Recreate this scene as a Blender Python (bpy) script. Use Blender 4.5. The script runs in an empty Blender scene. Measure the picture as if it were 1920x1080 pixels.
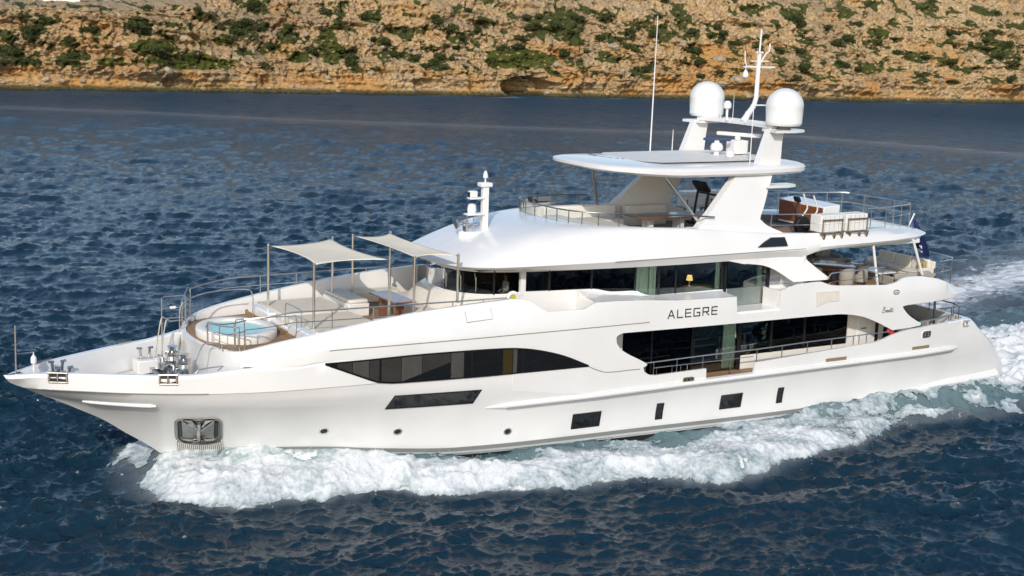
import bpy, bmesh, math, random
import numpy as np
from mathutils import Vector, Matrix
from mathutils.geometry import delaunay_2d_cdt
PI = math.pi
random.seed(7); rng = np.random.default_rng(11)
SC = bpy.context.scene
COL = SC.collection

# ------------------------------------------------------------------ camera
cam_d = bpy.data.cameras.new("camera")
cam = bpy.data.objects.new("camera", cam_d); COL.objects.link(cam)
R_ = ((0.8631771, -0.5038697, 0.0322586), (0.0664564, 0.1767164, 0.9820157), (0.5005086, 0.8455097, -0.1860229))
cam.matrix_world = Matrix(((R_[0][0], R_[1][0], -R_[2][0], -8.59905),
                           (R_[0][1], R_[1][1], -R_[2][1], -45.35081),
                           (R_[0][2], R_[1][2], -R_[2][2], 15.44818), (0, 0, 0, 1)))
cam_d.sensor_width = 36; cam_d.lens = 36 * 2704.27 / 1920
cam_d.clip_start = 0.5; cam_d.clip_end = 20000
SC.camera = cam

# ------------------------------------------------------------------ light
SUN_EL, SUN_AZ = math.radians(30), math.atan2(-0.80, -0.60)     # azimuth of the sun, measured from +x
sd = Vector((math.cos(SUN_EL) * math.cos(SUN_AZ), math.cos(SUN_EL) * math.sin(SUN_AZ), math.sin(SUN_EL)))
w = bpy.data.worlds.new("World"); SC.world = w; w.use_nodes = True
nt = w.node_tree; nt.nodes.clear()
sky = nt.nodes.new('ShaderNodeTexSky'); sky.sky_type = 'NISHITA'; sky.sun_disc = False
sky.sun_elevation = SUN_EL; sky.sun_rotation = math.atan2(sd.x, sd.y)
sky.air_density = 1.0; sky.dust_density = 1.2; sky.ozone_density = 1.5
bg = nt.nodes.new('ShaderNodeBackground'); bg.inputs['Strength'].default_value = 0.15
wo = nt.nodes.new('ShaderNodeOutputWorld')
nt.links.new(sky.outputs[0], bg.inputs[0]); nt.links.new(bg.outputs[0], wo.inputs[0])
sun_d = bpy.data.lights.new("sun", 'SUN'); sun_d.energy = 2.75; sun_d.angle = math.radians(0.6); sun_d.color = (1.0, 0.94, 0.85)
sun = bpy.data.objects.new("sun", sun_d); COL.objects.link(sun)
sun.rotation_euler = sd.to_track_quat('Z', 'Y').to_euler(); sun.location = (0, -60, 60)
SC.view_settings.view_transform = 'Standard'; SC.view_settings.look = 'None'
SC.view_settings.exposure = 0.02; SC.view_settings.gamma = 1.0
SC.cycles.max_bounces = 8; SC.cycles.transparent_max_bounces = 12

# ------------------------------------------------------------------ materials
def mat(name, col, rough=.5, metal=0., spec=.5, coat=0., noise=None, bump=None, emit=None):
    m = bpy.data.materials.new(name); m.use_nodes = True
    n = m.node_tree; b = n.nodes['Principled BSDF']
    b.inputs['Base Color'].default_value = (*col, 1); b.inputs['Roughness'].default_value = rough
    b.inputs['Metallic'].default_value = metal; b.inputs['Specular IOR Level'].default_value = spec
    b.inputs['Coat Weight'].default_value = coat
    if emit: b.inputs['Emission Color'].default_value = (*emit[0], 1); b.inputs['Emission Strength'].default_value = emit[1]
    tc = None
    if noise or bump:
        tc = n.nodes.new('ShaderNodeTexCoord')
    if noise:
        sc_, amt = noise[:2]
        mp = n.nodes.new('ShaderNodeMapping'); mp.inputs['Scale'].default_value = noise[2] if len(noise) > 2 else (1, 1, 1)
        n.links.new(tc.outputs['Object'], mp.inputs[0])
        tx = n.nodes.new('ShaderNodeTexNoise'); tx.inputs['Scale'].default_value = sc_; tx.inputs['Detail'].default_value = 6
        n.links.new(mp.outputs[0], tx.inputs['Vector'])
        mr = n.nodes.new('ShaderNodeMapRange'); mr.inputs[1].default_value = .3; mr.inputs[2].default_value = .7
        mr.inputs[3].default_value = 1 - amt; mr.inputs[4].default_value = 1 + amt
        n.links.new(tx.outputs['Fac'], mr.inputs[0])
        mx = n.nodes.new('ShaderNodeVectorMath'); mx.operation = 'SCALE'; mx.inputs[0].default_value = col
        n.links.new(mr.outputs[0], mx.inputs['Scale']); n.links.new(mx.outputs[0], b.inputs['Base Color'])
    if bump:
        tx = n.nodes.new('ShaderNodeTexNoise'); tx.inputs['Scale'].default_value = bump[0]; tx.inputs['Detail'].default_value = 4
        n.links.new(tc.outputs['Object'], tx.inputs['Vector'])
        bp = n.nodes.new('ShaderNodeBump'); bp.inputs['Strength'].default_value = bump[1]; bp.inputs['Distance'].default_value = bump[2]
        n.links.new(tx.outputs['Fac'], bp.inputs['Height']); n.links.new(bp.outputs[0], b.inputs['Normal'])
    return m

def plank_mat(name, c1, c2, width=.055, axis=1):
    """teak laid in narrow planks with dark caulking lines"""
    m = bpy.data.materials.new(name); m.use_nodes = True
    n = m.node_tree; b = n.nodes['Principled BSDF']; b.inputs['Roughness'].default_value = .65
    tc = n.nodes.new('ShaderNodeTexCoord'); sp = n.nodes.new('ShaderNodeSeparateXYZ'); n.links.new(tc.outputs['Object'], sp.inputs[0])
    d = n.nodes.new('ShaderNodeMath'); d.operation = 'DIVIDE'; d.inputs[1].default_value = width; n.links.new(sp.outputs[axis], d.inputs[0])
    fl = n.nodes.new('ShaderNodeMath'); fl.operation = 'FLOOR'; n.links.new(d.outputs[0], fl.inputs[0])
    fr = n.nodes.new('ShaderNodeMath'); fr.operation = 'FRACT'; n.links.new(d.outputs[0], fr.inputs[0])
    wn = n.nodes.new('ShaderNodeTexWhiteNoise'); wn.noise_dimensions = '1D'; n.links.new(fl.outputs[0], wn.inputs['W'])
    mx = n.nodes.new('ShaderNodeMix'); mx.data_type = 'RGBA'; mx.inputs[6].default_value = (*c1, 1); mx.inputs[7].default_value = (*c2, 1)
    n.links.new(wn.outputs['Value'], mx.inputs[0])
    gt = n.nodes.new('ShaderNodeMath'); gt.operation = 'LESS_THAN'; gt.inputs[1].default_value = .1; n.links.new(fr.outputs[0], gt.inputs[0])
    m2 = n.nodes.new('ShaderNodeMix'); m2.data_type = 'RGBA'; m2.inputs[7].default_value = (.05, .04, .03, 1)
    n.links.new(gt.outputs[0], m2.inputs[0]); n.links.new(mx.outputs[2], m2.inputs[6]); n.links.new(m2.outputs[2], b.inputs['Base Color'])
    return m

def glass_mat(name, tint, rough=.02, ior=1.5):
    """tinted window glass: fresnel reflection over a tinted see-through layer"""
    m = bpy.data.materials.new(name); m.use_nodes = True
    n = m.node_tree; n.nodes.clear()
    o = n.nodes.new('ShaderNodeOutputMaterial'); mx = n.nodes.new('ShaderNodeMixShader')
    fr = n.nodes.new('ShaderNodeFresnel'); fr.inputs[0].default_value = ior
    t = n.nodes.new('ShaderNodeBsdfTransparent'); t.inputs[0].default_value = (*tint, 1)
    g = n.nodes.new('ShaderNodeBsdfGlossy'); g.inputs['Roughness'].default_value = rough
    tc = n.nodes.new('ShaderNodeTexCoord'); tx = n.nodes.new('ShaderNodeTexNoise'); tx.inputs['Scale'].default_value = 1.1
    bp = n.nodes.new('ShaderNodeBump'); bp.inputs['Strength'].default_value = .06; bp.inputs['Distance'].default_value = .1
    n.links.new(tc.outputs['Object'], tx.inputs['Vector']); n.links.new(tx.outputs[0], bp.inputs['Height']); n.links.new(bp.outputs[0], g.inputs['Normal'])
    n.links.new(fr.outputs[0], mx.inputs[0]); n.links.new(t.outputs[0], mx.inputs[1]); n.links.new(g.outputs[0], mx.inputs[2])
    n.links.new(mx.outputs[0], o.inputs[0])
    return m

M = dict(
    white=mat('white_gelcoat', (.80, .795, .785), .26, coat=.5, noise=(.7, .03)),
    hull=mat('hull_paint', (.79, .785, .775), .26, coat=.6, noise=(.5, .035), bump=(.9, .12, .05)),
    offwhite=mat('off_white_panel', (.77, .745, .69), .5, noise=(2., .04)),
    nonskid=mat('non_skid_deck', (.66, .63, .57), .8, noise=(14., .06), bump=(160, .2, .004)),
    cream=mat('cream_upholstery', (.66, .60, .50), .85, noise=(3., .05), bump=(9, .25, .02)),
    cushion=mat('cushion_fabric', (.70, .66, .58), .9, noise=(4., .05), bump=(7, .3, .03)),
    sail=mat('sail_cloth', (.82, .735, .58), .85, noise=(1.2, .05), bump=(3, .15, .04)),
    steel=mat('stainless_steel', (.74, .71, .67), .28, metal=1.),
    chrome=mat('polished_chrome', (.55, .54, .52), .12, metal=1., noise=(5, .2)),
    steel_d=mat('brushed_steel', (.34, .33, .31), .32, metal=1., noise=(6, .15)),
    gdark=mat('dark_glass', (.010, .011, .012), .03, spec=.55),
    blind=mat('blind_behind_glass', (.040, .038, .034), .05, spec=.55, noise=(2.5, .12)),
    blindl=mat('curtain_behind_glass', (.072, .069, .062), .05, spec=.55, noise=(3., .15, (8, 8, .4))),
    ochre=mat('ochre_curtain_behind_glass', (.045, .032, .010), .05, spec=.55),
    frame=mat('black_frame', (.012, .012, .013), .3),
    groove=mat('grey_groove', (.22, .21, .19), .5),
    rail=mat('rub_rail_steel', (.50, .48, .44), .35, metal=.6),
    bark=mat('bark', (.11, .08, .055), .9, noise=(8, .3)),
    boot=mat('boot_stripe', (.23, .24, .23), .4),
    antif=mat('dark_antifouling', (.03, .022, .02), .6, noise=(3, .2)),
    teak=plank_mat('teak_planks', (.36, .225, .115), (.29, .175, .085)),
    teakx=plank_mat('teak_cross_planks', (.36, .225, .115), (.29, .175, .085), axis=0),
    wood=mat('varnished_wood', (.22, .075, .025), .3, coat=.4, noise=(3., .25, (1, 8, 8))),
    table=mat('table_wood', (.20, .085, .05), .22, coat=.5, noise=(3., .2, (8, 1, 8))),
    bronze=mat('weathered_steel', (.30, .26, .19), .35, metal=.7, noise=(8, .25)),
    black=mat('black_plastic', (.015, .015, .017), .4),
    grey=mat('grey_plastic', (.28, .28, .28), .5),
    louvre=mat('grille_beige', (.52, .48, .41), .5),
    taupe=mat('taupe_upholstery', (.36, .33, .28), .85, noise=(3, .08), bump=(9, .25, .02)),
    curtain=mat('curtain', (.82, .88, .78), .9, noise=(6., .12, (6, 6, .3))),
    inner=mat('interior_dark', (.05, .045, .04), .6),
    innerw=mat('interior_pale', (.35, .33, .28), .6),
    blue=mat('flag_blue', (.008, .02, .12), .7),
    navy=mat('navy_paint', (.01, .04, .16), .4),
    red=mat('red_cloth', (.45, .03, .03), .7),
    yellow=mat('yellow_cover', (.55, .50, .03), .6),
    green=mat('green_cushion', (.01, .22, .14), .7),
    leaf=mat('plant_leaf', (.07, .085, .02), .6, noise=(9, .3)),
    gold=mat('gold_cushion', (.38, .30, .10), .8, noise=(30, .5)),
    lamp=mat('lamp_shade', (.8, .6, .25), .6, emit=((1., .62, .2), 1.4)),
    skin=mat('skin', (.42, .22, .15), .55), hair=mat('hair', (.03, .02, .015), .7), shirt=mat('white_shirt', (.75, .75, .75), .8),
    glass=glass_mat('tinted_window_glass', (.84, .90, .86)),
    screen=glass_mat('windscreen_glass', (.42, .45, .44), ior=1.22),
    glassd=glass_mat('dark_tinted_glass', (.16, .17, .17)),
    water=mat('pool_water', (.30, .66, .67), .06, spec=.5, noise=(6, .12), bump=(9, .6, .03)),
)

# ------------------------------------------------------------------ helpers
def tag(o, label=None, cat=None, group=None, kind=None):
    if label: o['label'] = label
    if cat: o['category'] = cat
    if group: o['group'] = group
    if kind: o['kind'] = kind
    return o
def empty(name, loc, label, cat, group=None, rz=0):
    o = bpy.data.objects.new(name, None); COL.objects.link(o); o.location = loc; o.rotation_euler = (0, 0, rz)
    o.empty_display_size = .3
    return tag(o, label, cat, group)
def copy_tree(o, parent=None):
    c = o.copy(); COL.objects.link(c)
    if parent: c.parent = parent
    for ch in list(o.children): copy_tree(ch, c)
    return c

def crv(pts, n=6, closed=False):
    """Catmull-Rom through the points (2-D or 3-D)"""
    P = [np.array(p, float) for p in pts]; N = len(P); out = []
    rngk = range(N) if closed else range(N - 1)
    for i in rngk:
        p1, p2 = P[i], P[(i + 1) % N]
        p0 = P[i - 1] if (closed or i > 0) else 2 * p1 - p2
        p3 = P[(i + 2) % N] if (closed or i + 2 < N) else 2 * p2 - p1
        for k in range(n):
            t = k / n
            out.append(.5 * (2 * p1 + (p2 - p0) * t + (2 * p0 - 5 * p1 + 4 * p2 - p3) * t * t + (3 * p1 - p0 - 3 * p2 + p3) * t ** 3))
    if not closed: out.append(P[-1])
    return [tuple(float(c) for c in p) for p in out]
def resamp(pts, n):
    P = np.array(pts, float); d = np.r_[0, np.cumsum(np.linalg.norm(np.diff(P, axis=0), axis=1))]
    s = np.linspace(0, d[-1], n)
    return [tuple(float(np.interp(t, d, P[:, k])) for k in range(P.shape[1])) for t in s]
def ipl(knots):
    xs = [k[0] for k in knots]; ys = [k[1] for k in knots]
    # monotone cubic (Fritsch-Carlson)
    xs = np.array(xs, float); ys = np.array(ys, float)
    h = np.diff(xs); dl = np.diff(ys) / h; m = np.zeros(len(xs)); m[0] = dl[0]; m[-1] = dl[-1]
    for i in range(1, len(xs) - 1):
        m[i] = 0 if dl[i - 1] * dl[i] <= 0 else 3 * (h[i - 1] + h[i]) / ((2 * h[i] + h[i - 1]) / dl[i - 1] + (h[i] + 2 * h[i - 1]) / dl[i])
    def f(x):
        x = float(min(max(x, xs[0]), xs[-1])); i = int(min(max(np.searchsorted(xs, x) - 1, 0), len(h) - 1)); t = (x - xs[i]) / h[i]
        return float((1 + 2 * t) * (1 - t) ** 2 * ys[i] + t * (1 - t) ** 2 * h[i] * m[i] + t * t * (3 - 2 * t) * ys[i + 1] + t * t * (t - 1) * h[i] * m[i + 1])
    return f
def inside(p, poly):
    x, y = p; c = False; j = len(poly) - 1
    for i in range(len(poly)):
        xi, yi = poly[i]; xj, yj = poly[j]
        if (yi > y) != (yj > y) and x < (xj - xi) * (y - yi) / (yj - yi) + xi: c = not c
        j = i
    return c

class MB:
    def __init__(s): s.v = []; s.f = []
    def add(s, vs, fs):
        o = len(s.v); s.v += [tuple(map(float, p)) for p in vs]; s.f += [tuple(i + o for i in f) for f in fs]; return s
    def grid(s, rows, close=False, flip=False):
        nr, nc = len(rows), len(rows[0]); vs = [p for r in rows for p in r]; fs = []
        for i in range(nr - 1):
            for j in range(nc if close else nc - 1):
                a, b = i * nc + j, i * nc + (j + 1) % nc
                q = (a, b, b + nc, a + nc); fs.append(q[::-1] if flip else q)
        return s.add(vs, fs)
    def box(s, x0, x1, y0, y1, z0, z1):
        v = [(x, y, z) for z in (z0, z1) for y in (y0, y1) for x in (x0, x1)]
        return s.add(v, [(0, 2, 3, 1), (4, 5, 7, 6), (0, 1, 5, 4), (2, 6, 7, 3), (0, 4, 6, 2), (1, 3, 7, 5)])
    def obox(s, c, size, rz=0, ry=0, rx=0):
        m = Matrix.Rotation(rz, 3, 'Z') @ Matrix.Rotation(ry, 3, 'Y') @ Matrix.Rotation(rx, 3, 'X')
        v = [tuple(Vector(c) + m @ Vector((x * size[0] / 2, y * size[1] / 2, z * size[2] / 2))) for z in (-1, 1) for y in (-1, 1) for x in (-1, 1)]
        return s.add(v, [(0, 2, 3, 1), (4, 5, 7, 6), (0, 1, 5, 4), (2, 6, 7, 3), (0, 4, 6, 2), (1, 3, 7, 5)])
    def tube(s, pts, r, n=8, cap=True, close=False):
        P = [Vector(p) for p in pts]; N = len(P); rr = r if isinstance(r, (list, tuple)) else [r] * N
        rows = []; prev = None
        for i in range(N):
            if close: t = (P[(i + 1) % N] - P[i - 1])
            else: t = (P[min(i + 1, N - 1)] - P[max(i - 1, 0)])
            t.normalize()
            if prev is None: u = t.orthogonal().normalized()
            else: u = (prev - t * prev.dot(t)); u = u.normalized() if u.length > 1e-6 else t.orthogonal().normalized()
            prev = u; w_ = t.cross(u)
            rows.append([tuple(P[i] + (u * math.cos(a) + w_ * math.sin(a)) * rr[i]) for a in (2 * PI * k / n for k in range(n))])
        if close: rows.append(rows[0])
        o = len(s.v); s.grid(rows, close=True)
        if cap and not close:
            s.f.append(tuple(o + k for k in range(n))[::-1]); s.f.append(tuple(o + (N - 1) * n + k for k in range(n)))
        return s
    def lathe(s, prof, c=(0, 0, 0), n=24, axis='Z', cap=True, sx=1, sy=1):
        rows = []
        for r, z in prof:
            row = []
            for k in range(n):
                a = 2 * PI * k / n; x, y = r * math.cos(a) * sx, r * math.sin(a) * sy
                p = (x, y, z) if axis == 'Z' else (z, x, y) if axis == 'X' else (y, z, x)
                row.append((p[0] + c[0], p[1] + c[1], p[2] + c[2]))
            rows.append(row)
        o = len(s.v); s.grid(rows, close=True)
        if cap:
            if prof[0][0] > 1e-4: s.f.append(tuple(o + k for k in range(n))[::-1])
            if prof[-1][0] > 1e-4: s.f.append(tuple(o + (len(prof) - 1) * n + k for k in range(n)))
        return s
    def prism(s, poly, z0, z1, fn=None):
        """poly in (x,y) extruded z0..z1 ; fn maps (x,y,z) to the final place"""
        n = len(poly); fn = fn or (lambda x, y, z: (x, y, z))
        v = [fn(x, y, z0) for x, y in poly] + [fn(x, y, z1) for x, y in poly]
        f = [tuple(range(n))[::-1], tuple(range(n, 2 * n))] + [(i, (i + 1) % n, n + (i + 1) % n, n + i) for i in range(n)]
        return s.add(v, f)
    def panel(s, outline, ymap, thick=.05, holes=(), gs=.35, swap=None):
        """flat-shape outline (u,v) with holes, meshed on a grid and laid on the surface ymap(u,v) -> (x,y,z); thick along +y"""
        pts = []; edges = []
        def dens(L):
            o = []
            for p, q in zip(L, list(L[1:]) + [L[0]]):
                k = max(1, int(math.hypot(q[0] - p[0], q[1] - p[1]) / gs))
                o += [(p[0] + (q[0] - p[0]) * i / k, p[1] + (q[1] - p[1]) * i / k) for i in range(k)]
            return o
        outline = dens(outline); holes = [dens(h_) for h_ in holes]
        for L in [outline, *holes]:
            o = len(pts); n = len(L); pts += [Vector((float(a), float(b))) for a, b in L]; edges += [(o + i, o + (i + 1) % n) for i in range(n)]
        us = [p[0] for p in outline]; vs = [p[1] for p in outline]
        allb = np.array([(p.x, p.y) for p in pts])
        for a in np.arange(min(us) + gs * .5, max(us), gs):
            for b in np.arange(min(vs) + gs * .5, max(vs), gs):
                if inside((a, b), outline) and not any(inside((a, b), h) for h in holes):
                    if np.min(np.hypot(allb[:, 0] - a, allb[:, 1] - b)) > gs * .3: pts.append(Vector((a, b)))
        V, E, F, *_ = delaunay_2d_cdt(pts, edges, [], 0, 1e-5)
        keep = []
        for f in F:
            c = sum((V[i] for i in f), Vector((0, 0))) / len(f)
            if inside((c.x, c.y), outline) and not any(inside((c.x, c.y), h) for h in holes): keep.append(tuple(f))
        fr = [ymap(p.x, p.y) for p in V]; n = len(V)
        bk = [(p[0], p[1] + thick, p[2]) for p in fr]
        cnt = {}
        for f in keep:
            for i in range(len(f)):
                e = (f[i], f[(i + 1) % len(f)]); cnt[e] = 1
        fs = list(keep)
        if abs(thick) > 1e-6:
            fs += [tuple(i + n for i in f[::-1]) for f in keep]
            for (a, b) in cnt:
                if (b, a) not in cnt: fs.append((b, a, a + n, b + n))
        return s.add(fr + bk, fs)
    def mirror(s):
        return s.add([(x, -y, z) for x, y, z in s.v], [f[::-1] for f in s.f])
    def build(s, name, m, parent=None, ang=35, bevel=None, loc=None, recalc=True, label=None):
        me = bpy.data.meshes.new(name); me.from_pydata(s.v, [], s.f); me.validate()
        if recalc:
            bm = bmesh.new(); bm.from_mesh(me); bmesh.ops.remove_doubles(bm, verts=bm.verts, dist=1e-5)
            bmesh.ops.recalc_face_normals(bm, faces=bm.faces); bm.to_mesh(me); bm.free()
        me.materials.append(M[m] if isinstance(m, str) else m)
        if ang:
            me.polygons.foreach_set('use_smooth', [True] * len(me.polygons)); me.set_sharp_from_angle(angle=math.radians(ang))
        o = bpy.data.objects.new(name, me); COL.objects.link(o)
        if parent is not None:
            o.parent = parent
            o.matrix_parent_inverse = world_of(parent).inverted()
        if loc: o.location = loc
        if bevel:
            b = o.modifiers.new('bevel', 'BEVEL'); b.width = bevel; b.segments = 2; b.limit_method = 'ANGLE'; b.angle_limit = math.radians(40)
        if label: o['label'] = label
        return o
def world_of(o):
    m = o.matrix_basis.copy()
    if o.parent is not None: m = world_of(o.parent) @ o.matrix_parent_inverse @ m
    return m
def mir(o, name=None):
    """mirrored twin of a part on the other side of the ship"""
    me = o.data.copy(); me.transform(Matrix.Scale(-1, 4, (0, 1, 0))); me.flip_normals()
    c = bpy.data.objects.new(name or o.name.split('.')[0], me); COL.objects.link(c); c.parent = o.parent; c.matrix_parent_inverse = o.matrix_parent_inverse.copy()
    for m_ in o.modifiers:
        b = c.modifiers.new(m_.name, m_.type)
        if m_.type == 'BEVEL': b.width = m_.width; b.segments = m_.segments; b.limit_method = 'ANGLE'; b.angle_limit = m_.angle_limit
    return c
# ------------------------------------------------------------------ the yacht (x: bow 0 -> stern 41, y: port negative, z: water 0)
yacht = empty('motor_yacht', (20, 0, 0), 'large white three-deck motor yacht under way with a twin-domed mast arch and long dark windows', 'yacht')

f_xst = ipl([(-1.4, 6.9), (0, 5.8), (.87, 4.83), (1.27, 4.31), (1.62, 3.8), (2.17, 3.04), (2.54, 2.39), (2.86, 1.8), (3.18, 1.17), (3.5, .56), (3.72, .16), (3.95, 0)])
f_ht = ipl([(0, 0), (.2, .2), (.5, .4), (1, .68), (2, 1.26), (3, 1.8), (4.5, 2.55), (6, 3.05), (8, 3.6), (10, 3.88), (13, 4.03), (16, 4.09), (20, 4.13), (35, 4.13), (37, 4.0), (38.5, 3.75)])
f_zt = ipl([(0, 3.93), (1, 4.03), (2, 4.07), (5, 4.06), (6, 4.14), (7, 4.26), (8, 4.26), (9.1, 4.36), (10, 4.38), (45, 4.38)])
f_hk = ipl([(1.17, 0), (1.5, .29), (1.93, .62), (2.77, 1.25), (3.94, 1.98), (5.5, 2.66), (7.04, 3.15), (9, 3.6), (10.85, 3.82), (14.8, 3.99), (20, 4.09), (35, 4.09), (37, 3.97), (39, 3.7)])
f_zk = ipl([(1.17, 3.18), (3, 3.12), (4, 3.12), (7, 3.04), (11, 3.0), (15, 2.85), (17, 2.6), (20, 2.25), (45, 2.25)])
f_hs = ipl([(.5, 0), (.62, .16), (1, .56), (2, 1.26), (3, 1.82), (4.5, 2.52), (6, 3.05), (8, 3.6), (10, 3.88), (13, 4.03), (16, 4.09)])
f_zs = ipl([(.5, 3.52), (1.5, 3.52), (3.5, 3.48), (6, 3.45), (10, 3.5), (16, 3.5)])
f_hc = ipl([(4.95, 0), (6, .62), (7.5, 1.38), (9.2, 2.1), (11.8, 2.95), (14.2, 3.4), (17.1, 3.66), (20.5, 3.76), (29, 3.8), (36, 3.75), (41, 3.4)])
f_zc = ipl([(4.95, .8), (6, .95), (9.2, .98), (11.8, .82), (14.2, .67), (20.5, .6), (29, .46), (41, .45)])
f_hw = ipl([(5.8, 0), (7, .45), (9, 1.3), (12, 2.4), (15, 3.05), (19, 3.4), (24, 3.55), (36, 3.5), (41, 3.2)])
f_lean = ipl([(15, .46), (16, .43), (17.5, .33), (19.3, .13), (22, .06), (29, .06), (33, .2), (38, .5)])
f_hu = ipl([(15, 4.07), (16, 4.09), (20, 4.13), (34, 4.13), (36, 4.02), (37.5, 3.78), (38.6, 3.35)])
STEM = [(f_xst(z), z) for z in np.linspace(3.95, -1.4, 120)]
def HB(x, z):
    """half beam of the hull at (x, z) up to the sheer"""
    zst = float(np.interp(x, [p[0] for p in STEM], [p[1] for p in STEM])) if x < 6.9 else -1.4
    if z <= zst + 1e-6: return 0.
    K = [(zst, 0.)]
    for q in ((0., f_hw(x)), (f_zc(x), f_hc(x)), (f_zk(x), f_hk(x))):
        if q[0] > K[-1][0] + 1e-3: K.append(q)
    T_ = [(3.5, f_ht(x)), (4.38, f_ht(x))] if x >= 15.9 else [(f_zs(x), f_hs(x)), (max(f_zt(x), f_zs(x) + .05), f_ht(x))]
    K += [q for q in T_ if q[0] > K[-1][0] + 1e-3]
    for a, b in zip(K, K[1:]):
        if z <= b[0]:
            t = (z - a[0]) / max(b[0] - a[0], 1e-4)
            if a == K[0] and b[0] <= .001: t = t ** .4
            return a[1] + (b[1] - a[1]) * t - (min(.10, b[1] * .12) * math.sin(PI * t) if abs(b[0] - f_zk(x)) < 1e-6 else 0)
    return K[-1][1]
def yside(x, z):
    if z < 4.38: return -HB(x, z) if z < 3.6 or x < 30 else -(HB(x, z) * (4.38 - z) / .78 + f_hu(x) * (z - 3.6) / .78)
    if z < 4.73: return -f_hu(x) if x > 16 else -f_ht(x)
    return -(f_hu(x) - f_lean(x) * ((z - 4.73) / 1.1) ** 1.8)
def on_hull(off=.0): return lambda x, z: (x, -HB(x, z) - off, z)
def on_side(off=.0): return lambda x, z: (x, yside(x, z) - off, z)

hb = MB()
ZS = np.linspace(-1.4, 3.95, 200); XS = np.array([f_xst(z) for z in ZS])
def zstem(x): return float(np.interp(x, XS[::-1], ZS[::-1]))
XA = [16 * (k / 64) ** 1.6 for k in range(65)] + list(np.linspace(16.6, 37, 30))
def hull_row(fz):
    o = []
    for x in XA:
        z = max(fz(x), zstem(x)) if x < 6.9 else fz(x)
        o.append((x, -HB(x, z), z))
    return o
def zmix(fa, fb, t): return lambda x: max(fa(x), zstem(x) if x < 6.9 else -9) * (1 - t) + max(fb(x), zstem(x) if x < 6.9 else -9) * t
fz_w = lambda x: 0.; fz_b = lambda x: -1.3
hb.grid([hull_row(f) for f in [fz_b, zmix(fz_b, fz_w, .5), fz_w, zmix(fz_w, f_zc, .5), f_zc] + [zmix(f_zc, f_zk, t) for t in (.125, .25, .375, .5, .625, .75, .875)] + [f_zk]])
def rowx(fz, fh, x1=16.01, x0=0.):
    o = []
    for x in XA:
        if x > x1: break
        z = max(fz(x), zstem(x)); o.append((max(x, x0), -max(fh(x, z), 0), z))
    return o
step = lambda x: min(1, max(0, (x - .5) / .8))
r_k2 = rowx(f_zk, lambda x, z: HB(x, z)); r_s = rowx(f_zs, lambda x, z: HB(x, z) - .03 * step(x)); r_s2 = rowx(lambda x: f_zs(x) + .015, lambda x, z: HB(x, z) + .012 * step(x))
r_t = rowx(lambda x: f_zt(x) - .1, lambda x, z: f_ht(x)); r_t2 = rowx(f_zt, lambda x, z: max(f_ht(x) - .07 * min(1, max(0, (10 - x) / 1.2)), 0), x0=.1)
def blend(ra, rb, t): return [tuple(a[k] + (b[k] - a[k]) * t for k in range(3)) for a, b in zip(ra, rb)]
S_ = [((k / 60) ** 1.5) for k in range(61)]
def row(fz, fh, xs, xe):
    return [(xs + (xe - xs) * s, -fh(xs + (xe - xs) * s), fz(xs + (xe - xs) * s)) for s in S_]
hb.grid([r_k2, blend(r_k2, r_s, .5), r_s, r_s2, blend(r_s2, r_t, .5), r_t, r_t2])
# inboard face of the bow bulwark down to the foredeck well
r_i = row(f_zt, lambda x: max(f_ht(x) - .26, 0), .5, 8.2); r_i2 = row(lambda x: f_zt(x) - .06, lambda x: max(f_ht(x) - .30, 0), .6, 8.2); r_i3 = row(lambda x: 3.16, lambda x: max(HB(x, 3.10) - .10, 0), 1.9, 8.2)
r_t3 = row(f_zt, lambda x: max(f_ht(x) - .07, 0), .1, 8.2)
hb.grid([r_t3, r_i, r_i2, r_i3])
# quarter and transom
def stern_row(z, xe, h):
    a = xe - .75 - 37; k = 1 - .020 * a - .010
    return crv([(36.97, -h, z), (37 + a * .5, -h * (1 - (1 - k) * .42), z), (xe - .75, -h * k, z), (xe - .10, -h * k * .965, z), (xe + .12, -h * .80, z), (xe + .16, -h * .4, z), (xe + .18, 0, z)], 6)
def f_h37(z): return HB(36.99, z)
srows = []
for z, xe in ((-1.0, 40.8), (0, 41.2), (.45, 41.35), (1.05, 41.45), (1.3, 41.28), (1.8, 40.78), (2.3, 40.22), (2.85, 39.45), (3.25, 38.98), (3.42, 38.72), (3.47, 38.55)):
    srows.append(stern_row(z, xe, f_h37(z) if z < 3.45 else f_h37(z) - .04))
hb.grid(srows)
# rolled cap of the aft bulwark, inner face
ci = [[(x - (.16 if x > 37.5 else 0), y * .955, z) for x, y, z in srows[-1]], [(x - (.18 if x > 37.5 else 0), y * .95, 2.2) for x, y, z in srows[-1]]]
hb.grid([srows[-1]] + ci)
# side shell: bulwark, main-deck opening and upper-deck bulwark in one piece
bot = [(x, f_zk(x)) for x in np.linspace(16, 37, 22)]
bul = [(37, 3.47), (35.8, 3.44), (34.75, 3.38), (34.25, 3.33), (33.73, 3.22), (33.3, 3.09), (32.82, 3.0), (30, 2.89), (26.7, 2.75), (26.65, 2.26), (24.37, 2.26), (24.34, 2.74), (22.04, 2.71), (21.72, 2.76), (21.5, 2.9)]
front = crv([(21.45, 3.06), (21.6, 3.17), (21.2, 3.4), (20.75, 3.62), (20.38, 3.86), (20.2, 4.12), (20.22, 4.33), (20.45, 4.42)], 4)
top_o = crv([(20.5, 4.425), (24, 4.38), (28, 4.35), (30.1, 4.335), (31.1, 4.29), (32.1, 4.1), (33.0, 3.76), (33.75, 3.42)], 4)
plate = [(33.9, 3.44), (34.8, 3.46), (35.25, 3.50), (35.32, 3.56)] + crv([(35.3, 3.6), (34.97, 3.75), (34.55, 4.0), (34.25, 4.28), (34.2, 4.38)], 4)
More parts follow.
